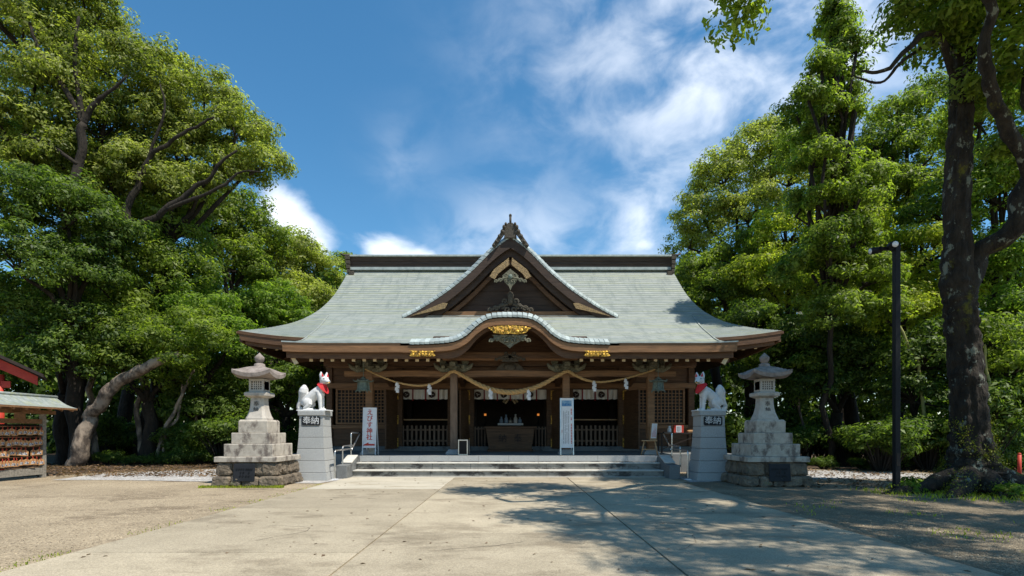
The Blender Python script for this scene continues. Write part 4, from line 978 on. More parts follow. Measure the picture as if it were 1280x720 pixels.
# ------------------------------------------------------------------ fox statues on pedestals
def pedestal(sx, lb):
    cx, cy = sx*5.06, 13.9
    t = thing('fox_pedestal', lb, 'pedestal', (cx, cy, 0), 0, 'granite fox pedestals')
    A = lambda z: interp([(0,.445),(.2,.425),(.21,.41),(.495,.365),(.8,.33),(1.085,.312),(1.367,.300),(1.63,.296)], z)
    zs = [.0,.20,.495,.80,1.085,1.367,1.632]
    for z0, z1 in zip(zs, zs[1:]):
        mb = MB(); mb.square([(A(z0+.012)-.006,z0+.004),(A(z0+.012),z0+.010),(A((z0+z1)/2),(z0+z1)/2),(A(z1-.01),z1-.010),(A(z1-.01)-.006,z1-.004)], (cx,cy)); mb.build('granite_block', 'granite', t)
    mb = MB(); mb.square([(.28,0),(.28,1.63)], (cx,cy)); mb.build('joint_core', 'granite_dark', t)
    mb = MB(); mb.square([(.31,1.632),(.325,1.645),(.325,1.745),(.315,1.755)], (cx,cy)); mb.build('cap', 'granite', t)
    mb = MB(); w, h, c = .235, .115, .03
    mb.prism([(cx-w,1.50-h+c),(cx-w+c,1.50-h),(cx+w-c,1.50-h),(cx+w,1.50-h+c),(cx+w,1.50+h-c),(cx+w-c,1.50+h),(cx-w+c,1.50+h),(cx-w,1.50+h-c)], cy-.312, cy-.296); pq = mb.build('name_plate', 'plaque', t)
    mb = MB(); text_mb(mb, '奉', .215, (cx-.105,cy-.314,1.50), .008); text_mb(mb, '納', .215, (cx+.105,cy-.314,1.50), .008); mb.build('plate_writing', 'carve_white', pq)
pedestal(-1, 'grey granite pedestal under the sunlit fox left of the steps')
pedestal(1, 'grey granite pedestal under the shaded fox right of the steps')
def remeshed(name, mb, vox, m, parent, smooth=6):
    me = bpy.data.meshes.new(name); me.from_pydata([Vector(v) for v in mb.v], [], mb.f); o = bpy.data.objects.new('tmp', me); COL.objects.link(o)
    r = o.modifiers.new('r', 'REMESH'); r.mode = 'VOXEL'; r.voxel_size = vox; r.use_smooth_shade = True
    s = o.modifiers.new('s', 'SMOOTH'); s.iterations = smooth; s.factor = .5
    me2 = bpy.data.meshes.new_from_object(o.evaluated_get(bpy.context.evaluated_depsgraph_get())); bpy.data.objects.remove(o)
    me2.materials.clear(); me2.materials.append(M[m]); me2.name = name
    return link_mesh(name, me2, parent)
def fox(sx, lb, yaw):
    cx, cy = sx*5.06, 13.86
    t = thing('fox_statue', lb, 'fox statue', (cx, cy, 1.755), 0, 'white fox statues')
    s = -sx                                                   # +1 faces right
    T = lambda p: (p[0]*s, p[1], p[2])
    b = MB()
    def tb(pts, rad, n=14): b.tube([T(p) for p in smooth_curve(pts, 4)], [float(np.interp(i/4, range(len(rad)), rad)) for i in range((len(pts)-1)*4+1)], n)
    b.box(-.40,.40,-.20,.20,-.0,.03)
    tb([(-.24,0,.13),(-.20,0,.22),(-.08,0,.36),(.05,0,.47),(.14,0,.55),(.19,0,.66),(.22,0,.74)], [.12,.148,.138,.135,.122,.085,.083])     # trunk and neck
    tb([(.10,0,.40),(.14,0,.50)], [.135,.13])
    for q in (-1, 1):
        tb([(.11,q*.075,.50),(.145,q*.085,.38),(.165,q*.085,.22),(.175,q*.085,.06),(.20,q*.088,.035)], [.075,.068,.048,.040,.045])      # front leg
        tb([(.17,q*.088,.04),(.25,q*.09,.03)], [.045,.04])
        b.ball(T((-.15,q*.115,.20)), .122, 0, 10, (1.05,.62,1.1))                                                                  # thigh
        tb([(-.07,q*.13,.20),(-.16,q*.15,.10),(-.22,q*.14,.05),(-.10,q*.145,.035),(.0,q*.145,.03)], [.06,.045,.04,.042,.04])
    tb([(-.30,.0,.07),(-.39,.0,.06),(-.42,.0,.12),(-.37,.0,.24),(-.32,.0,.36),(-.29,0,.48),(-.275,0,.58),(-.27,0,.68)], [.05,.05,.05,.06,.095,.125,.105,.025])
    hc = Vector((.245,0,.79)); rot = Matrix.Rotation(yaw, 3, 'Z')
    HH = lambda p: tuple(hc+rot @ Vector(p))
    def hb(pts, rad): b.tube([T(HH(p)) for p in pts], rad, 14)
    b.ball(T(HH((0,0,0))), .118, 0, 12, (1.0,1.0,.92))
    hb([(.03,0,.0),(.10,0,-.025),(.17,0,-.045),(.215,0,-.05)], [.095,.074,.054,.032])
    hb([(-.02,.05,-.03),(.03,.06,-.04)], [.07,.05]); hb([(-.02,-.05,-.03),(.03,-.06,-.04)], [.07,.05])
    for q in (-1, 1): hb([(-.01,q*.062,.06),(-.025,q*.078,.14),(-.02,q*.086,.225)], [.060,.050,.008])
    remeshed('body', b, .0105, 'fox_white', t, 4)
    for q in (-1, 1):                                         # red inner ears, eyes
        mb = MB(); mb.add([T(HH(p)) for p in ((.038,q*.036,.09),(.038,q*.105,.09),(.022,q*.086,.195),(.052,q*.068,.095))], [(0,1,2),(0,3,1),(0,2,3),(1,3,2)]); mb.build('inner_ear', 'red', t, True)
        mb = MB(); mb.tube([T(HH(p)) for p in ((.102,q*.032,.022),(.094,q*.062,.032),(.070,q*.090,.044))], [.006,.011,.005], 6); mb.build('eye', 'carve_dark', t, True)
    mb = MB(); mb.ball(T(HH((.205,0,-.045))), .02, 0, 8); mb.build('nose', 'carve_dark', t, True)
    mb = MB(); mb.tube([T(HH(p)) for p in ((.19,-.028,-.068),(.215,0,-.07),(.19,.028,-.068),(.13,.045,-.075))], .014, 7); mb.tube([T(HH(p)) for p in ((.19,-.028,-.068),(.13,-.045,-.075))], .014, 7); mb.build('mouth', 'gold', t, True)
    bb = MB(); ring = []                                      # red bib tied round the neck, hanging on the chest
    n = 22
    for j in range(8):
        row = []
        for i in range(n+1):
            a = -math.pi*.62+2*math.pi*.62*i/n; u = j/7; front = math.cos(a*.8); 
            drop = u*(.035+.20*max(0, front)**1.6); r = .098+.060*u*(1 if front > .2 else .6)+.006*math.sin(i*1.7)*u
            c = Vector((.195-.02*u,0,.685)); yw = yaw*.5
            row.append(T((c.x+math.cos(a+yw)*r*1.02+.018*u*front, math.sin(a+yw)*r*.98, c.z+.03*(1-front)-.0-drop)))
        ring.append(row)
    bb.sheet(ring, .008, 0, 0); bb.build('bib', 'red', t, True)
    mb = MB(); mb.tube([T((.19+math.cos(a)*.098, math.sin(a)*.098, .69-.02*math.cos(a))) for a in np.linspace(0, 2*math.pi, 22)], .016, 7); mb.build('bib_band', 'red', t, True)
fox(-1, 'white fox statue with red bib on the left pedestal facing right', R(-38))
fox(1, 'white fox statue with red bib on the right pedestal facing left', R(-50))
print('objects done')
# ------------------------------------------------------------------ votive rack on the left
rk = thing('votive_rack', 'roofed wooden rack for votive plaques at the left edge', 'votive rack', (-12.6, 13.4, 0))
for y in (12.1, 14.5):
    mb = MB(); mb.box(-12.655, -12.545, y-.055, y+.055, 0, 1.78); mb.build('post', 'board_grey', rk, bevel=.006)
mb = MB(); mb.box(-12.64, -12.56, 12.16, 14.44, .09, .27); mb.build('bottom_rail', 'board_grey', rk)
mb = MB(); mb.box(-12.64, -12.56, 12.16, 14.44, 1.44, 1.56); mb.box(-12.66, -12.54, 11.8, 14.85, 1.70, 1.80)
for y in np.arange(12.0, 14.9, .35): mb.bar((-12.6, y, 2.06), (-12.03, y, 1.80), .05, .06); mb.bar((-12.6, y, 2.06), (-13.17, y, 1.80), .05, .06)
mb.box(-12.45, -12.43, 13.5, 13.8, 1.56, 1.72); mb.build('roof_frame', 'wood_warm', rk)
for z in (1.36, 1.09, .84, .58):
    mb = MB(); mb.tube([(-12.585, 12.16, z), (-12.585, 14.44, z)], .016, 8); mb.build('hanging_rail', 'wood_warm', rk)
mb = MB(); mb.box(-12.66, -12.64, 12.16, 14.44, .3, 1.42); mb.build('back_board', 'wood_black', rk)
mb = MB()
for s in (-1, 1):
    n = 6
    P = [[(-12.6+s*.60*(k/n), y, 2.17-.30*(k/n)-.05*math.sin(math.pi*k/n)) for k in range(n+1)] for y in np.linspace(11.7, 14.92, 8)]
    if s < 0: P = [r[::-1] for r in P]
    mb.sheet(P, .05)
mb.tube([(-12.6, 11.68, 2.18), (-12.6, 14.94, 2.18)], .045, 8)
mb.build('roof', ['copper', 'wood_warm'], rk)
def ema_meshes():
    mb = MB(); w, h = .085, .10
    vs = [(y, z) for y, z in ((-w,-h),(w,-h),(w,.02),(0,.065),(-w,.02))]
    mb.add([(x, y, z) for x in (.006, -.006) for y, z in vs], [(0,1,2,3,4),(9,8,7,6,5)]+[((i+1)%5, i, i+5, (i+1)%5+5) for i in range(5)])
    mk = MB(); mk.add([(.008,-.06,-.075),(.008,.055,-.075),(.008,.05,-.02),(.008,-.03,-.005)], [(0,1,2,3)])
    cd = MB(); cd.tube([(.008,0,.045),(.012,-.012,.09),(.0,0,.125),(.012,.012,.09),(.008,0,.045)], .006, 6); cd.tube([(.012,0,.04),(.014,.004,-.0)], .005, 6)
    return mb, mk, cd
e0 = thing('votive_plaque', 'small wooden votive plaque with red cord hanging on the roofed rack', 'votive plaque', (0,0,0), 0, 'votive plaques on the rack')
a_, b2_, c2_ = ema_meshes(); a_.build('plaque_board', 'ema_wood', e0, True); b2_.build('painting', 'ema_mark', e0, True); c2_.build('cord', 'cord_red', e0, True)
rr = random.Random(2); first = True
for r_, z in enumerate((1.235, .965, .715, .455)):
    y = 13.0
    while y < 14.40:
        if not (r_ in (1,2) and 13.92 < y < 14.02):
            o = e0 if first else copy_tree(e0); first = False
            o.location = (-12.545+rr.random()*.05, y, z+rr.uniform(-.02,.02)); o.rotation_euler = (rr.uniform(-.14,.14), R(rr.uniform(-2,8)), R(rr.uniform(-16,10)))
        y += rr.uniform(.10,.165)
# small vermilion shrine behind the rack
rs = thing('small_red_shrine', 'small shrine with vermilion bargeboards and dark roof behind the votive rack', 'small shrine', (-15.0, 17, 0), R(38))
mb = MB()
for s in (-1, 1): mb.prism([(-17.4,4.30),(-17.4+s*2.45,2.98),(-17.4+s*2.45,2.70),(-17.4,3.95)][::s], 17.0, 17.12)
mb.build('bargeboard', 'vermilion', rs)
mb = MB()
for s in (-1, 1): mb.sheet([[(-17.4+s*2.6*k/4, y, 4.42-1.38*k/4) for k in (range(5) if s > 0 else range(4,-1,-1))] for y in (16.8, 18.6)], .10, 0, 0)
mb.build('roof', 'wood_black', rs)
for x in (-19.0, -15.85):
    mb = MB(); mb.tube([(x, 17.3, 0), (x, 17.3, 3.0)], .11, 14); mb.build('post', 'vermilion', rs)
mb = MB(); mb.box(-19.2, -15.6, 17.2, 17.4, 2.6, 2.8); mb.build('beam', 'vermilion', rs)
mb = MB(); mb.box(-19.0, -16.0, 17.6, 18.4, 0, 3.0); mb.build('wall', 'wood_dark', rs)

# ------------------------------------------------------------------ lamp post and red stake
lp = thing('lamp_post', 'tall black square lamp post with two spotlights right of the path', 'lamp post', (7.58, 10.65, 0))
mb = MB(); mb.box(-.052,.052,-.052,.052,0,4.92); mb.box(-.04,.04,-.04,.04,4.92,4.95); mb.build('pole', 'black_metal', lp, True, bevel=.008)
mb = MB(); mb.box(-.13,.13,-.13,.13,0,.025); mb.build('base_plate', 'black_metal', lp, True)
mb = MB(); mb.box(-.035,.035,-.058,-.050,.55,.80); mb.build('access_cover', 'wood_black', lp, True)
mb = MB(); mb.box(-.32,.02,-.03,.03,4.80,4.86); mb.build('arm', 'black_metal', lp, True)
for (x, y, z, dx, dy) in ((-.17,-.10,4.86,-.15,-.95),(-.33,.05,4.82,-1,.1)):
    d = Vector((dx,dy,-.15)).normalized(); p = Vector((x,y,z)); mb = MB(); mb.tube([p-d*.05, p+d*.14], [.062,.068], 16); mb.tube([p-d*.05, p-d*.09], [.045,.03], 12)
    h = mb.build('spotlight', 'black_metal', lp, True); mb = MB(); mb.tube([p+d*.141, p+d*.15], .056, 16); mb.build('lens', 'lens', h, True)
mb = MB(); mb.tube([(12.45,13.25,0),(12.45,13.25,.66)], .04, 10); mb.lathe([(.04,.66),(.03,.70),(.004,.71)], (12.45,13.25), 10); tag(mb.build('red_stake', 'vermilion'), 'red marker stake beside the big tree at the right edge', 'stake')

# ------------------------------------------------------------------ the big tree at the right
bt = thing('big_tree', 'huge dark mossy forked camphor tree on spreading roots at the right', 'tree', (9.3, 11.0, 0))
fork = at(1196, 345, 11.0)
tp = smooth_curve([(9.42,11.0,-.1),(9.40,11.0,.25),(9.36,11.0,.8),tuple(at(1210,480,11.0)),tuple(at(1203,400,11.0)),tuple(fork),tuple(at(1197,250,11.05)),tuple(at(1200,160,11.1)),tuple(at(1204,60,11.2)),tuple(at(1212,-80,11.5)),tuple(at(1200,-200,11.2))], 6)
zr = [(-.1,.66),(.25,.54),(.6,.42),(1.2,.34),(2.5,.275),(4.2,.28),(5.5,.225),(7.5,.20),(9.2,.17),(11.5,.13),(13.5,.09)]
tp = smooth_curve(tp, 4); mb = MB(); mb.tube(tp, [interp(zr, p[2]) for p in tp], 48, wob=.2)
for i in range(len(tp)*48):                       # ridged bark and buttresses
    p = Vector(mb.v[i]); c = Vector(tp[i//48]); d = p-c; a = math.atan2(d.y, d.x); z = p.z
    rg = mnoise.noise(Vector((math.cos(a)*5, math.sin(a)*5, z*.55)))*.055+abs(mnoise.noise(Vector((math.cos(a)*11, math.sin(a)*11, z*1.6))))*.05
    bt_ = .16*max(0, 1-z/1.3)*math.sin(a*5+.7)
    mb.v[i] = tuple(c+d*(1+bt_)+d.normalized()*(rg-.02))
tr = mb.build('trunk', 'bark_mossy', bt)
def limb(parent, pts, r0, r1, m='bark_mossy', name='limb', n=9):
    P = smooth_curve([tuple(p) for p in pts], 6); L_l = (Vector(P[0])-Vector(P[-1])).length; P = [tuple(Vector(p)+mnoise.noise_vector(Vector(p)*1.7)*min(.16, r0*.9)*min(1, i/4)+mnoise.noise_vector(Vector(p)*5)*min(.04, r0*.3)) for i, p in enumerate(P)]
    mb = MB(); mb.tube(P, [r1+(r0-r1)*(1-i/(len(P)-1))**.8 for i in range(len(P))], n, wob=.3); return mb.build(name, m, parent)
limb(bt, [fork-Vector((0,0,.7)), at(1215,345,11.0), at(1245,300,10.8), at(1275,255,10.6), at(1300,180,10.5), at(1290,80,10.4), at(1330,-100,10.3)], .22, .10)
limb(bt, [at(1290,230,10.5), at(1262,150,10.2), at(1240,100,10.0), at(1229,60,9.9), at(1240,10,9.8), at(1215,-120,9.4)], .13, .06)
limb(bt, [at(1199,110,11.1), at(1165,40,10.7), at(1110,85,10.2), at(1075,90,9.9)], .075, .015)
limb(bt, [at(1202,70,11.1), at(1168,52,10.9), at(1130,75,10.9), at(1100,105,11), at(1065,92,11)], .05, .012)
limb(bt, [at(1203,20,11.2), at(1240,12,11.0), at(1275,30,10.6), at(1300,80,10.2)], .11, .05)
limb(bt, [at(1204,0,11.2), Vector((8.2,9.6,10.8)), Vector((6.6,7.6,11.0)), Vector((4.6,6.4,10.0)), Vector((3.4,7.6,8.4))], .17, .03)
limb(bt, [at(1206,-60,11.3), Vector((9.6,8.5,11.6)), Vector((9.2,5.6,12.0)), Vector((7.6,3.6,11.6))], .16, .04)
limb(bt, [Vector((6.6,7.6,11.0)), Vector((6.6,5.4,11.4)), Vector((5.9,3.2,10.9)), Vector((6.4,1.7,11.0))], .08, .02)
limb(bt, [Vector((9.2,5.6,12.0)), Vector((9.6,3.6,11.9)), Vector((9.0,1.4,11.4))], .08, .02)
limb(bt, [Vector((9.4,6.6,11.9)), Vector((11.2,3.8,11.9)), Vector((11.8,1.5,11.5))], .08, .02)
limb(bt, [at(1212,-80,11.5), Vector((10.6,9.0,12.0)), Vector((12.4,6.5,11.5))], .14, .04)
rts = MB()
for (ex, ey, r0) in ((7.2,10.55,.17),(7.9,9.9,.2),(9.0,9.55,.2),(10.3,9.9,.24),(11.0,10.8,.2),(8.0,11.5,.16)):
    a = Vector((9.42,11.0,.42)); b = Vector((ex,ey,-.05)); P = [a]
    for t in (.25,.5,.75): p = a.lerp(b, t); p.z = .42*(1-t)**1.9+.03; p += mnoise.noise_vector(p*2)*.10; P.append(p)
    P.append(b); Q = smooth_curve([tuple(p) for p in P], 5); rts.tube(Q, list(np.linspace(r0*1.5, r0*.32, len(Q))), 10, wob=.3)
rts.build('roots', 'bark_mossy', bt)
mp_, mn_ = [], []
for ob_ in (tr, [c for c in KIDS[bt] if c.name.startswith('roots')][0]):
    for v in ob_.data.vertices:
        w = v.co+WL[bt]
        if w.z < 1.5 and mnoise.noise(w*1.9+Vector((3,1,0)))+.35*mnoise.noise(w*6) > -.05+.35*max(0, w.z-.3):
            for _ in range(9 if w.z > .02 else 3): mp_.append(w+Vector((rr.gauss(0,.045), rr.gauss(0,.045), rr.gauss(0,.05)))+v.normal*.012); mn_.append(v.normal)
V, Q = leaves(np.array(mp_), np.array(mn_)+rng.normal(size=(len(mn_),3))*.5, .030, .7); link_mesh('moss', np_mesh('moss', V-np.array(WL[bt]), Q, 'moss_tuft'), bt)
lob = [(*at(1235,25,11.0),1.0,1.0,.8),(*at(1180,45,10.8),.7,.8,.5),(*at(1265,90,10.6),.8,.9,.8),(*at(1150,5,10.8),.7,.8,.5),(*at(1215,120,11.3),.5,.5,.45),(*at(1270,190,11.8),.55,.6,.5),
       (*at(1215,-80,11.0),1.5,1.5,1.0),(*at(1300,-60,11.0),1.5,1.5,1.2),(*at(918,0,8.6),.38,.45,.22),(*at(905,-50,8.6),.8,.8,.4),
       (5.3,7.4,8.9,.9,.9,.6),(6.7,6.2,10.2,1.3,1.2,.8),(8.1,7.4,11.3,1.2,1.3,.8),(9.5,9.2,11.4,1.4,1.2,.9),(7.7,4.6,11.6,1.3,1.2,.8),(6.8,3.2,11.0,1.2,1.0,.7),
       (9.3,3.3,11.7,1.4,1.2,.8),(10.7,5.2,12.2,1.4,1.4,.9),(11.5,7.8,12.2,1.5,1.4,.9),(14.0,6.4,11.7,1.6,1.5,1.0),(12.9,9.5,12.3,1.6,1.5,1.0),(12.3,3.6,11.9,1.4,1.2,.8),(10.0,7.0,12.9,1.4,1.4,.8),(4.5,5.2,9.2,.7,.7,.45),(5.5,9.0,10.4,.9,.8,.5),
       (7.1,1.7,11.0,1.2,.8,.6),(9.9,1.4,11.4,1.3,.9,.7),(12.5,1.3,11.6,1.2,.9,.7),(14.5,3.4,11.4,1.4,1.1,.8),(8.5,10.6,11.8,1.0,1.0,.7),(11.3,10.8,12.8,1.2,1.2,.8),(14.9,9.0,11.4,1.3,1.2,.8)]
P_, N_, cc_ = crown_points(lob, .36, 135, .80, hollow=.3)
V, Q = leaves(P_, N_, .125); link_mesh('crown', np_mesh('crown', V-np.tile(np.array(WL[bt]), (len(V),1)), Q, 'leaf_mid'), bt)

# ------------------------------------------------------------------ woods: each tree with its own lobes, trunk and limbs
LEAFN = [0]
def tree(lobes_px, label, m='leaf_mid', base=None, leaf_s=.13, clump=.5, per=150, dens=1.0, bark='bark', tr_r=.28, limbs=None, group=None, name='tree', limb_px=None, flat_=.8, up=.35):
    L = []
    for (px, py, pr, Y) in lobes_px:
        c = at(px, py, Y); r = pr/F*Y; L.append((c.x, c.y, c.z, r, r*1.05, r*flat_))
    cx = sum(l[0] for l in L)/len(L); cy = sum(l[1] for l in L)/len(L); zb = min(l[2]-l[5] for l in L); zm = sum(l[2] for l in L)/len(L)
    b = Vector((*base, 0)) if base else Vector((cx, cy+.4, 0))
    t = thing(name, label, 'tree', b, 0, group)
    fk = Vector((b.x*.5+cx*.5, b.y*.5+cy*.5, max(1.5, zb*.55+zm*.25)))
    mb = MB(); tp = smooth_curve([tuple(p) for p in limb_pts(b-Vector((0,0,.1)), fk, 5, 0, .05)], 2)
    mb.tube(tp, [tr_r*(1.35-.65*min(1, i/(len(tp)-1)*1.0)**.5) for i in range(len(tp))], 10, wob=.2); tip_r = tr_r*.68
    leaf_s = leaf_s*.80; per = int(per*.95); clump = clump*.70
    P_, N_, cc_ = crown_points(L, clump, per, dens, up)
    for l in L:
        e = Vector(l[:3])-Vector((0,0,l[5]*.25)); q = limb_pts(fk, e, 6, .10, .07); mb.tube(q, list(np.linspace(tip_r*.62, .05, len(q))), 7)
    idx = list(range(len(cc_))); rr.shuffle(idx)
    for i in idx[:min(46, len(idx))]:
        c = Vector(cc_[i]); l = min(L, key=lambda l: (Vector(l[:3])-c).length); q = limb_pts(Vector(l[:3])-Vector((0,0,l[5]*.25)), c, 4, .12, .1); mb.tube(q, list(np.linspace(.05, .012, len(q))), 5)
    mb.build('trunk', bark, t)
    for lp_ in (limb_px or []):
        limb(t, [at(p[0], p[1], p[2]-(1.5 if p[1] < 300 else .4)) for p in lp_[2:]], lp_[0], lp_[1], bark)
    V, Q = leaves(P_, N_, leaf_s); LEAFN[0] += len(Q)
    link_mesh('crown', np_mesh('crown', V-np.array(b), Q, m), t)
    return t
# left wood
tree([(30,50,72,20.5),(105,35,58,21.5),(150,92,52,21),(70,125,62,20.5),(15,165,60,20),(125,165,48,21),(60,-20,60,21),(85,205,40,20.3),(45,215,42,20.2)], 'tallest spreading camphor tree at the upper left corner', 'leaf_olive', (-17.2,21.5), .17, .58, 105, .95, limb_px=[
     (.20,.13,(70,400,21.5),(82,300,21.2),(90,262,21),(97,205,21),(104,155,21)),(.11,.04,(104,155,21),(80,110,20.9),(58,75,20.8),(38,30,20.7)),(.10,.04,(104,155,21),(96,110,21),(93,67,21),(100,20,21)),(.10,.03,(104,155,21),(120,128,21),(135,118,21),(160,95,21)),(.07,.03,(97,205,20.9),(60,180,20.7),(30,170,20.5))])
tree([(205,92,38,22.5),(195,150,48,22),(255,132,44,22.5),(295,165,40,22),(325,205,30,22),(250,195,42,22.5),(285,215,30,22),(190,215,40,22),(225,165,35,22.3),(165,212,36,21.2),(215,240,36,21.3),(250,232,30,21.5),(140,235,36,21)], 'slanting camphor tree with bare dark limbs reaching over the left wood', 'leaf_olive', (-15.4,22.5), .17, .52, 105, .95, limb_px=[
     (.20,.10,(140,420,23),(150,330,22.5),(155,288,22.2),(165,250,22),(178,218,22)),(.10,.03,(178,218,22),(190,195,22),(213,178,22),(240,160,22),(267,147,22)),(.13,.03,(155,290,22),(185,275,21.8),(209,262,21.8),(235,240,21.8),(262,222,21.8),(280,200,21.8),(293,188,21.8)),
     (.07,.02,(209,262,21.6),(250,245,21.5),(280,232,21.5),(300,215,21.5),(330,215,21.6)),(.06,.02,(178,218,22),(205,140,22),(200,105,22))])
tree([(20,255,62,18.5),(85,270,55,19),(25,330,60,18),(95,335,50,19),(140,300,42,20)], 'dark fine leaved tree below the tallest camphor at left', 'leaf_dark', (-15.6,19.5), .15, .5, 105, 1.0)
tree([(165,330,55,21.5),(205,290,48,22.5),(225,350,50,22),(150,385,45,21)], 'mid green bushy tree in the centre of the left wood', 'leaf_mid', None, .17, .55, 95)
tree([(290,270,42,27),(318,300,40,27.5),(285,330,48,26.5),(262,285,30,26)], 'round crowned tree behind the slanting camphor', 'leaf_mid', None, .19, .6, 90)
tree([(365,318,36,30),(395,335,32,31),(345,345,40,30),(380,375,34,29)], 'dense rounded tree at the skyline left of the roof', 'leaf_olive', None, .19, .6, 90)
tree([(428,332,16,36),(418,360,26,35),(440,372,24,36)], 'small distant tree top peeping over the left roof verge', 'leaf_mid', None, .2, .55, 80)
tree([(345,382,34,25),(310,395,36,24.5),(370,402,28,25.5)], 'bright green young tree beside the left roof corner', 'leaf_bright', None, .16, .45, 95)
tree([(250,395,46,22),(285,428,40,22),(225,435,42,21.5)], 'low leafy tree behind the left stone lantern', 'leaf_bright', None, .16, .5, 95)
tree([(180,420,44,20.5),(150,450,40,20),(205,470,38,20.8)], 'low leafy tree above the leaning pale trunk', 'leaf_mid', None, .16, .5, 90)
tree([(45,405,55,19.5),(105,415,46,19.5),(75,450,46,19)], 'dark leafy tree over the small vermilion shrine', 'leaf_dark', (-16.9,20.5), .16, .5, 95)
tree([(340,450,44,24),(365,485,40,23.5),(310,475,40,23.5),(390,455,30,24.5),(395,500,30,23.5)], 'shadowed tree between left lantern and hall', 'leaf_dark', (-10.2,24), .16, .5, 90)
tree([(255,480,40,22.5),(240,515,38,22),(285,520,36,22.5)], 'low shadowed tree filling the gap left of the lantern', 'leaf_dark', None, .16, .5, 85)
tree([(160,240,52,24),(110,225,48,24.5),(205,270,44,25),(225,235,38,25),(60,200,50,24.5)], 'deep green tree filling the crown gaps of the left camphors', 'leaf_mid', None, .17, .55, 95)
# right wood
tree([(905,225,40,29),(945,195,42,28.5),(880,270,36,29),(935,270,46,28),(985,225,40,28),(862,305,28,29.5),(965,165,26,28.5)], 'broad camphor tree at the skyline right of the roof', 'leaf_olive', (13.2,29), .19, .62, 105, .95)
sp = []; r3 = random.Random(21)
for k in range(34):
    t = k/33; py = 14+t*300; wd = 12+30*min(1,t*2.2); sp.append((1045+9*math.sin(t*11)+r3.uniform(-1,1)*wd, py+r3.uniform(-12,12), r3.uniform(11,19)+8*t, 18.5+r3.uniform(-.9,.9)))
sp += [(1015,335,42,19),(1080,350,40,18.8),(1045,395,42,18.7)]
tree(sp, 'tall slender ragged tree at right, its tip the highest of the right wood', 'leaf_mid', (11.4,19.4), .16, .42, 100, .8, flat_=.8, tr_r=.11)
tree([(1120,150,38,24),(1100,195,46,24),(1150,200,52,23.5),(1130,255,52,23),(1165,125,34,24),(1010,190,40,24.5),(1090,260,46,23.5)], 'loose green tree between the spire tree and the big trunk', 'leaf_mid', (14.8,24), .17, .5, 90, .8)
tree([(872,345,34,27),(905,370,40,26),(860,390,28,26.5),(925,320,38,27)], 'rounded tree beside the right roof verge', 'leaf_mid', (10.6,27.5), .18, .55, 95)
tree([(985,300,50,25),(960,350,46,24.5),(1010,360,46,24)], 'leafy tree in the middle of the right wood', 'leaf_yellow', None, .17, .55, 95)
tree([(1065,300,50,22),(1050,355,46,21.5),(1100,345,46,21)], 'yellow green tree behind the lamp post head', 'leaf_yellow', None, .17, .52, 95)
tree([(1150,320,50,20),(1165,375,46,19.5),(1120,400,42,19.5)], 'yellow green tree left of the big trunk', 'leaf_yellow', (14.4,20.5), .16, .5, 90, tr_r=.14)
tree([(1250,250,50,19),(1270,320,55,18.5),(1235,345,44,19),(1275,400,50,18)], 'bright leafy tree behind the big trunk at right edge', 'leaf_bright', None, .16, .5, 95)
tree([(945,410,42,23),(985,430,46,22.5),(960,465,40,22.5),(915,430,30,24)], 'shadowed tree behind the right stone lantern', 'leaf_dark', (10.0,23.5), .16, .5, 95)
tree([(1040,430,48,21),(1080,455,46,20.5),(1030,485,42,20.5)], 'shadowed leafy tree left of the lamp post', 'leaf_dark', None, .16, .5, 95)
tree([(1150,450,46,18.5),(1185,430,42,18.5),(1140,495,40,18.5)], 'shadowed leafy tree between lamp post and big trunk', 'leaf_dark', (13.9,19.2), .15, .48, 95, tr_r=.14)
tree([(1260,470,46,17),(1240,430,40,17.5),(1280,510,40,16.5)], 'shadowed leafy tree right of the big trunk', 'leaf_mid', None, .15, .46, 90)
tree([(1225,150,40,19),(1265,130,40,19),(1240,215,44,19),(1285,210,44,18.5),(1180,270,40,20)], 'leafy crown seen between the fork limbs of the big trunk', 'leaf_mid', (17.6,19.6), .16, .5, 95, tr_r=.16)
# off-frame trees that shade the right of the wood and roof
# leaning pale trunk
lt = thing('leaning_tree', 'leaning tree with thick pale trunk bent to the right in front of the left wood', 'tree', at(97,583.2,19.2)*1)
limb(lt, [at(95,587,19.2), at(101,560,19.2), at(112,525,19.2), at(125,505,19.1), at(145,482,19.0), at(165,466,18.9), at(185,456,18.8), at(208,446,18.7), at(226,440,18.7)], .28, .10, 'bark_pale', 'trunk', 12)
P_, N_, cc_ = crown_points([(*at(218,438,18.7),.9,.8,.6),(*at(190,425,18.6),.8,.7,.5),(*at(250,425,19.0),.9,.8,.6),(*at(240,400,19.2),.7,.7,.5)], .30, 90, .8)
V, Q = leaves(P_, N_, .12); link_mesh('crown', np_mesh('crown', V-np.array(WL[lt]), Q, 'leaf_mid'), lt)
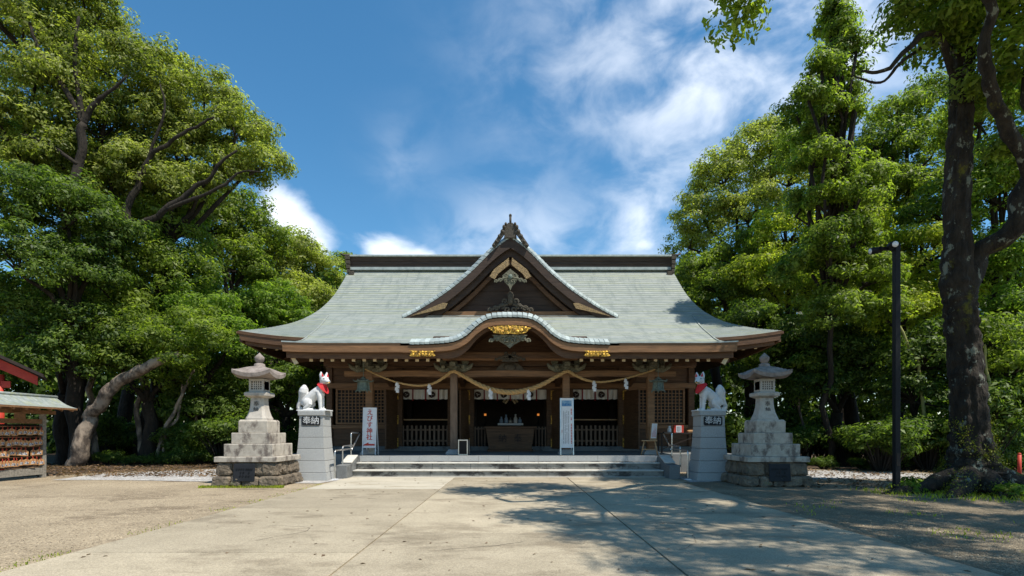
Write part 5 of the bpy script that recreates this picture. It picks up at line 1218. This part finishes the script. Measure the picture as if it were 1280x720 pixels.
# thin stems at the edge of the woods
stems = [((122,600,20.8),(112,500,20.9),(124,430,21),(121,395,21),'thin pale sapling behind the leaning trunk','bark_pale',.11),
         ((180,562,21),(172,515,21),(178,470,21),(174,430,21),'slender sapling right of the leaning trunk','bark_pale',.10),
         ((196,572,20.5),(203,545,20.5),(225,500,20.4),(242,462,20.4),'slanting thin stem left of the left lantern','bark_pale',.075),
         ((203,572,20.6),(208,540,20.6),(222,520,20.7),(228,480,20.7),'twin thin stem beside the slanting stem','bark_pale',.06),
         ((250,560,22),(246,520,22),(252,480,22),(250,450,22),'thin shadowed stem close to the left lantern','bark_pale',.06),
         ((1163,510,18),(1150,470,18),(1140,440,18),(1118,395,18.2),'long leaning yellow bamboo left of the big trunk','bamboo',.055),
         ((1070,300,20),(1058,240,20),(1048,200,20.2),(1040,150,20.3),'yellow bamboo culm high in the right wood','bamboo',.06),
         ((1010,590,21),(1006,540,21),(998,500,21),(1004,470,21),'thin pale stem right of the right lantern','bark_pale',.055),
         ((958,580,21.5),(962,540,21.5),(950,500,21.5),(948,455,21.5),'thin yellow bamboo between fox and right lantern','bamboo',.055),
         ((1243,560,16.5),(1237,510,16.5),(1235,470,16.5),(1232,430,16.5),'thin bamboo pair just right of the big trunk','bamboo',.05)]
for *pp, lb, m_, r_ in stems:
    b = at(*pp[0]); b.z = 0 if pp[0][1] > 505 else b.z
    pts = [b]+[at(*p) for p in pp[1:]]; t = thing('bamboo_culm' if m_ == 'bamboo' else 'sapling', lb, 'bamboo' if m_ == 'bamboo' else 'sapling', b)
    limb(t, pts, r_*1.1, r_*.6, m_, 'stem', 8)
    e = pts[-1]; P_, N_, cc_ = crown_points([(e.x, e.y, e.z+.3, .7, .7, .5)], .35, 60, .8); V, Q = leaves(P_, N_, .14); link_mesh('crown', np_mesh('crown', V-np.array(b), Q, 'leaf_mid'), t)

# ------------------------------------------------------------------ shrubs of the wood's edge
def shrub_proto(h, m, size, seed):
    L = [(rr.uniform(-.5,.5), rr.uniform(-.4,.4), h*rr.uniform(.35,.75), .55, .55, h*.32) for _ in range(5)]
    P_, N_, c_ = crown_points(L, .24, 48, .9, hollow=.2); P_[:,2] = np.abs(P_[:,2]); V, Q = leaves(P_, N_, size*.8, .42); return np_mesh('foliage', V, Q, m), c_
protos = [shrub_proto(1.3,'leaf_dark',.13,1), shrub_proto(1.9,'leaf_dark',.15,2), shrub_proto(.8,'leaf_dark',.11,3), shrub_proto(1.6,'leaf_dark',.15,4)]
stem_mb = []
for me, c_ in protos:
    mb = MB()
    for c in c_[::3]: mb.tube([(c[0]*.15, c[1]*.15, -.05), (c[0]*.6, c[1]*.6, c[2]*.6), tuple(c)], [.02,.014,.006], 5)
    stem_mb.append(mb)
PROTO = []
def shrub(k, x, y, sc, label, group):
    if len(PROTO) <= k or PROTO[k] is None:
        while len(PROTO) <= k: PROTO.append(None)
        t = thing('shrub', label, 'shrub', (x,y,0), rr.uniform(0,6), group); link_mesh('foliage', protos[k][0], t); stem_mb[k].build('stems', 'bark', t, True); PROTO[k] = t
    else:
        t = copy_tree(PROTO[k]); tag(t, label, 'shrub', group); t.location = (x,y,0); t.rotation_euler = (0,0,rr.uniform(0,6))
    t.scale = (sc, sc, sc*rr.uniform(.85,1.15))
for i in range(22):
    px = 105+i*14.5; Y = rr.uniform(20.5, 25) if px < 330 else rr.uniform(22, 26)
    shrub(rr.choice((0,1,3)), (px-640)/F*Y, Y, rr.uniform(.6,1.35), 'dark leafy shrub in the shade under the left wood', 'shrubs under the left wood')
for i in range(6):
    shrub(2, at(135+i*22,0,19.9).x, 19.8+.15*i+rr.uniform(-.4,.4), rr.uniform(.35,.9), 'low green shrub at the leaf strewn edge of the left wood', 'low shrubs at the left edge')
for i in range(26):
    px = 905+i*15; Y = rr.uniform(19.5, 24) if px < 1100 else rr.uniform(16.5, 20)
    shrub(rr.choice((0,1,3)), (px-640)/F*Y, Y, rr.uniform(.6,1.35), 'dark leafy shrub in the shade under the right wood', 'shrubs under the right wood')
for i in range(6):
    shrub(2, at(1030+i*46,0,17.8).x, 18.2-.2*i+rr.uniform(-.4,.4), rr.uniform(.35,.9), 'low green shrub at the edge of the right wood', 'low shrubs at the right edge')
for x, y, s, lb in ((9.15,9.85,.42,'bright weed at the foot of the big trunk, left one'),(9.75,9.7,.5,'bright weed growing between the roots of the big trunk'),(10.6,9.9,.4,'bright weed at the right side of the big roots'),(7.9,10.75,.36,'small weed beside the foot of the lamp post'),(8.35,11.3,.45,'bright weed between lamp post and big roots')):
    mb = MB(); P_, N_, c_ = crown_points([(0,0,.22,.45,.4,.2),(.3,.1,.15,.3,.3,.15)], .16, 30, 1); P_[:,2] = np.abs(P_[:,2]); V, Q = leaves(P_*s*1.3, N_, .075, .4); t = thing('weed', lb, 'weed', (x,y,.0)); link_mesh('foliage', np_mesh('foliage', V, Q, 'leaf_bright'), t)
# the deep wood behind, one mass
def wood(px0, px1, y0, y1, n, z1, seed):
    r2 = np.random.default_rng(seed); Y = r2.uniform(y0, y1, n); X = (r2.uniform(px0, px1, n)-640)/F*Y; Z = z1*r2.random(n)**.9
    PP, NN = [], []
    for x, y, z in zip(X, Y, Z):
        k = 60; q = r2.normal(size=(k,3)); q /= np.linalg.norm(q, axis=1, keepdims=True); PP.append(np.array((x,y,z))+q*r2.random((k,1))**.4*np.array((1.1,.9,.8))); NN.append(q+np.array((0,-.2,.6))+r2.normal(size=(k,3))*.4)
    P_, N_ = np.concatenate(PP), np.concatenate(NN); P_[:,2] = np.abs(P_[:,2]); return leaves(P_, N_, .36, .5)
for a in ((-140,455,30,38,1500,10.5,1),(820,1420,30,38,1700,11.5,2)):
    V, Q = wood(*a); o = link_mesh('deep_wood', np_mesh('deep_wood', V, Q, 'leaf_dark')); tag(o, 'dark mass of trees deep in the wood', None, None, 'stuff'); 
# grass tufts and leaf litter
def scatter(n, fn, size, asp, m, name, up=2.0):
    P_ = np.array([fn() for _ in range(n)]); N_ = rng.normal(size=(n,3))*.5+np.array((0,0,up)); V, Q = leaves(P_, N_, size, asp); o = link_mesh(name, np_mesh(name, V, Q, m)); tag(o, None, None, None, 'stuff'); return o
def lit_l():
    px = rr.uniform(0,330); Y = rr.uniform(14.5,21); x = (px-640)/F*Y; return (x, Y, .02+rr.random()*.03)
def lit_r():
    px = rr.uniform(1000,1279); Y = rr.uniform(11.5,18) ; return ((px-640)/F*Y, Y, .02+rr.random()*.03)
scatter(5200, lit_l, .09, .5, 'litter', 'leaf_litter'); scatter(2200, lit_r, .085, .5, 'litter', 'leaf_litter')
def blades(pts, name):
    V = []; 
    for x, y, h in pts:
        a = rr.uniform(0,6.28); w = .006; dx, dy = math.cos(a), math.sin(a); l = h*.6
        V += [(x-dy*w,y+dx*w,0),(x+dy*w,y-dx*w,0),(x+dx*l*.4+dy*w*.6,y+dy*l*.4-dx*w*.6,h*.7),(x+dx*l,y+dy*l,h)]
    o = link_mesh(name, np_mesh(name, np.array(V), np.arange(len(V)).reshape(-1,4), 'leaf_yellow')); tag(o, None, None, None, 'stuff')
pts = []
for _ in range(700):
    y = 4.2+rr.random()**1.3*9; d = abs(rr.gauss(0,.12))
    if mnoise.noise(Vector((0,y*1.1,0))) > .0: pts.append((-4.40-d, y, rr.uniform(.01,.028)))
for _ in range(2600):
    x = 4.3+abs(rr.gauss(0,2.2)); y = rr.uniform(4.6,10)
    if mnoise.noise(Vector((x*1.2,y*1.2,4))) > .22: pts.append((x, y, rr.uniform(.02,.06)))
for _ in range(900): a = rr.uniform(0,6.28); pts.append((-5.89+.82*math.cos(a)*1.1, 12.6-.80-abs(rr.gauss(0,.04)), rr.uniform(.02,.07)))
for _ in range(1500): a = rr.uniform(3.0,6.3); d = rr.uniform(.8,2.0); pts.append((9.4+math.cos(a)*d*1.2, 11+math.sin(a)*d, rr.uniform(.03,.10)))
blades(pts, 'grass')
def pebbles(n, fn, s0, s1, name):
    c = np.array([fn() for _ in range(n)]); s = (s0+(s1-s0)*rng.random((n,1))**2.5)
    o8 = np.array([(1,0,0),(.3,.9,0),(-.8,.6,0),(-.9,-.4,0),(.2,-1,0),(.55,.3,.55),(-.35,.3,.6),(0,-.45,.55)])
    a = rng.random(n)*6.28; ca, sa = np.cos(a)[:,None], np.sin(a)[:,None]; j = o8[None]*(1+.3*rng.normal(size=(n,8,3)))
    x = j[:,:,0]*ca-j[:,:,1]*sa; y = j[:,:,0]*sa+j[:,:,1]*ca; V = np.stack([x, y, j[:,:,2]*.8], 2)*s[:,:,None]+c[:,None,:]
    fs = np.array([(0,1,6,5),(1,2,3,6),(3,4,7,6),(4,0,5,7)]); Q = (np.arange(n)*8)[:,None,None]+fs[None]
    tri = np.array([(5,6,7,7)]); 
    o = link_mesh(name, np_mesh(name, V.reshape(-1,3), Q.reshape(-1,4), 'pebble')); tag(o, None, None, None, 'stuff')
def pb_l():
    y = 4.0+rr.random()**1.5*10.5; return (-4.45-rr.random()**1.2*(y*.95-4.0 if y*.95 > 4.9 else .9), y, 0)
def pb_r():
    y = 4.2+rr.random()**1.4*9; return (4.2+rr.random()*(max(.6, y*.95-4.0)), y, .004)
pebbles(14000, pb_l, .004, .015, 'pebbles'); pebbles(11000, pb_r, .004, .015, 'pebbles')
def lit_p(): y = 4.6+rr.random()*9.5; return (rr.uniform(-4.2,4.0), y, .02+rr.random()*.006)
scatter(240, lit_p, .045, .5, 'litter', 'leaf_litter', 4.0)
print('leaves', LEAFN[0])
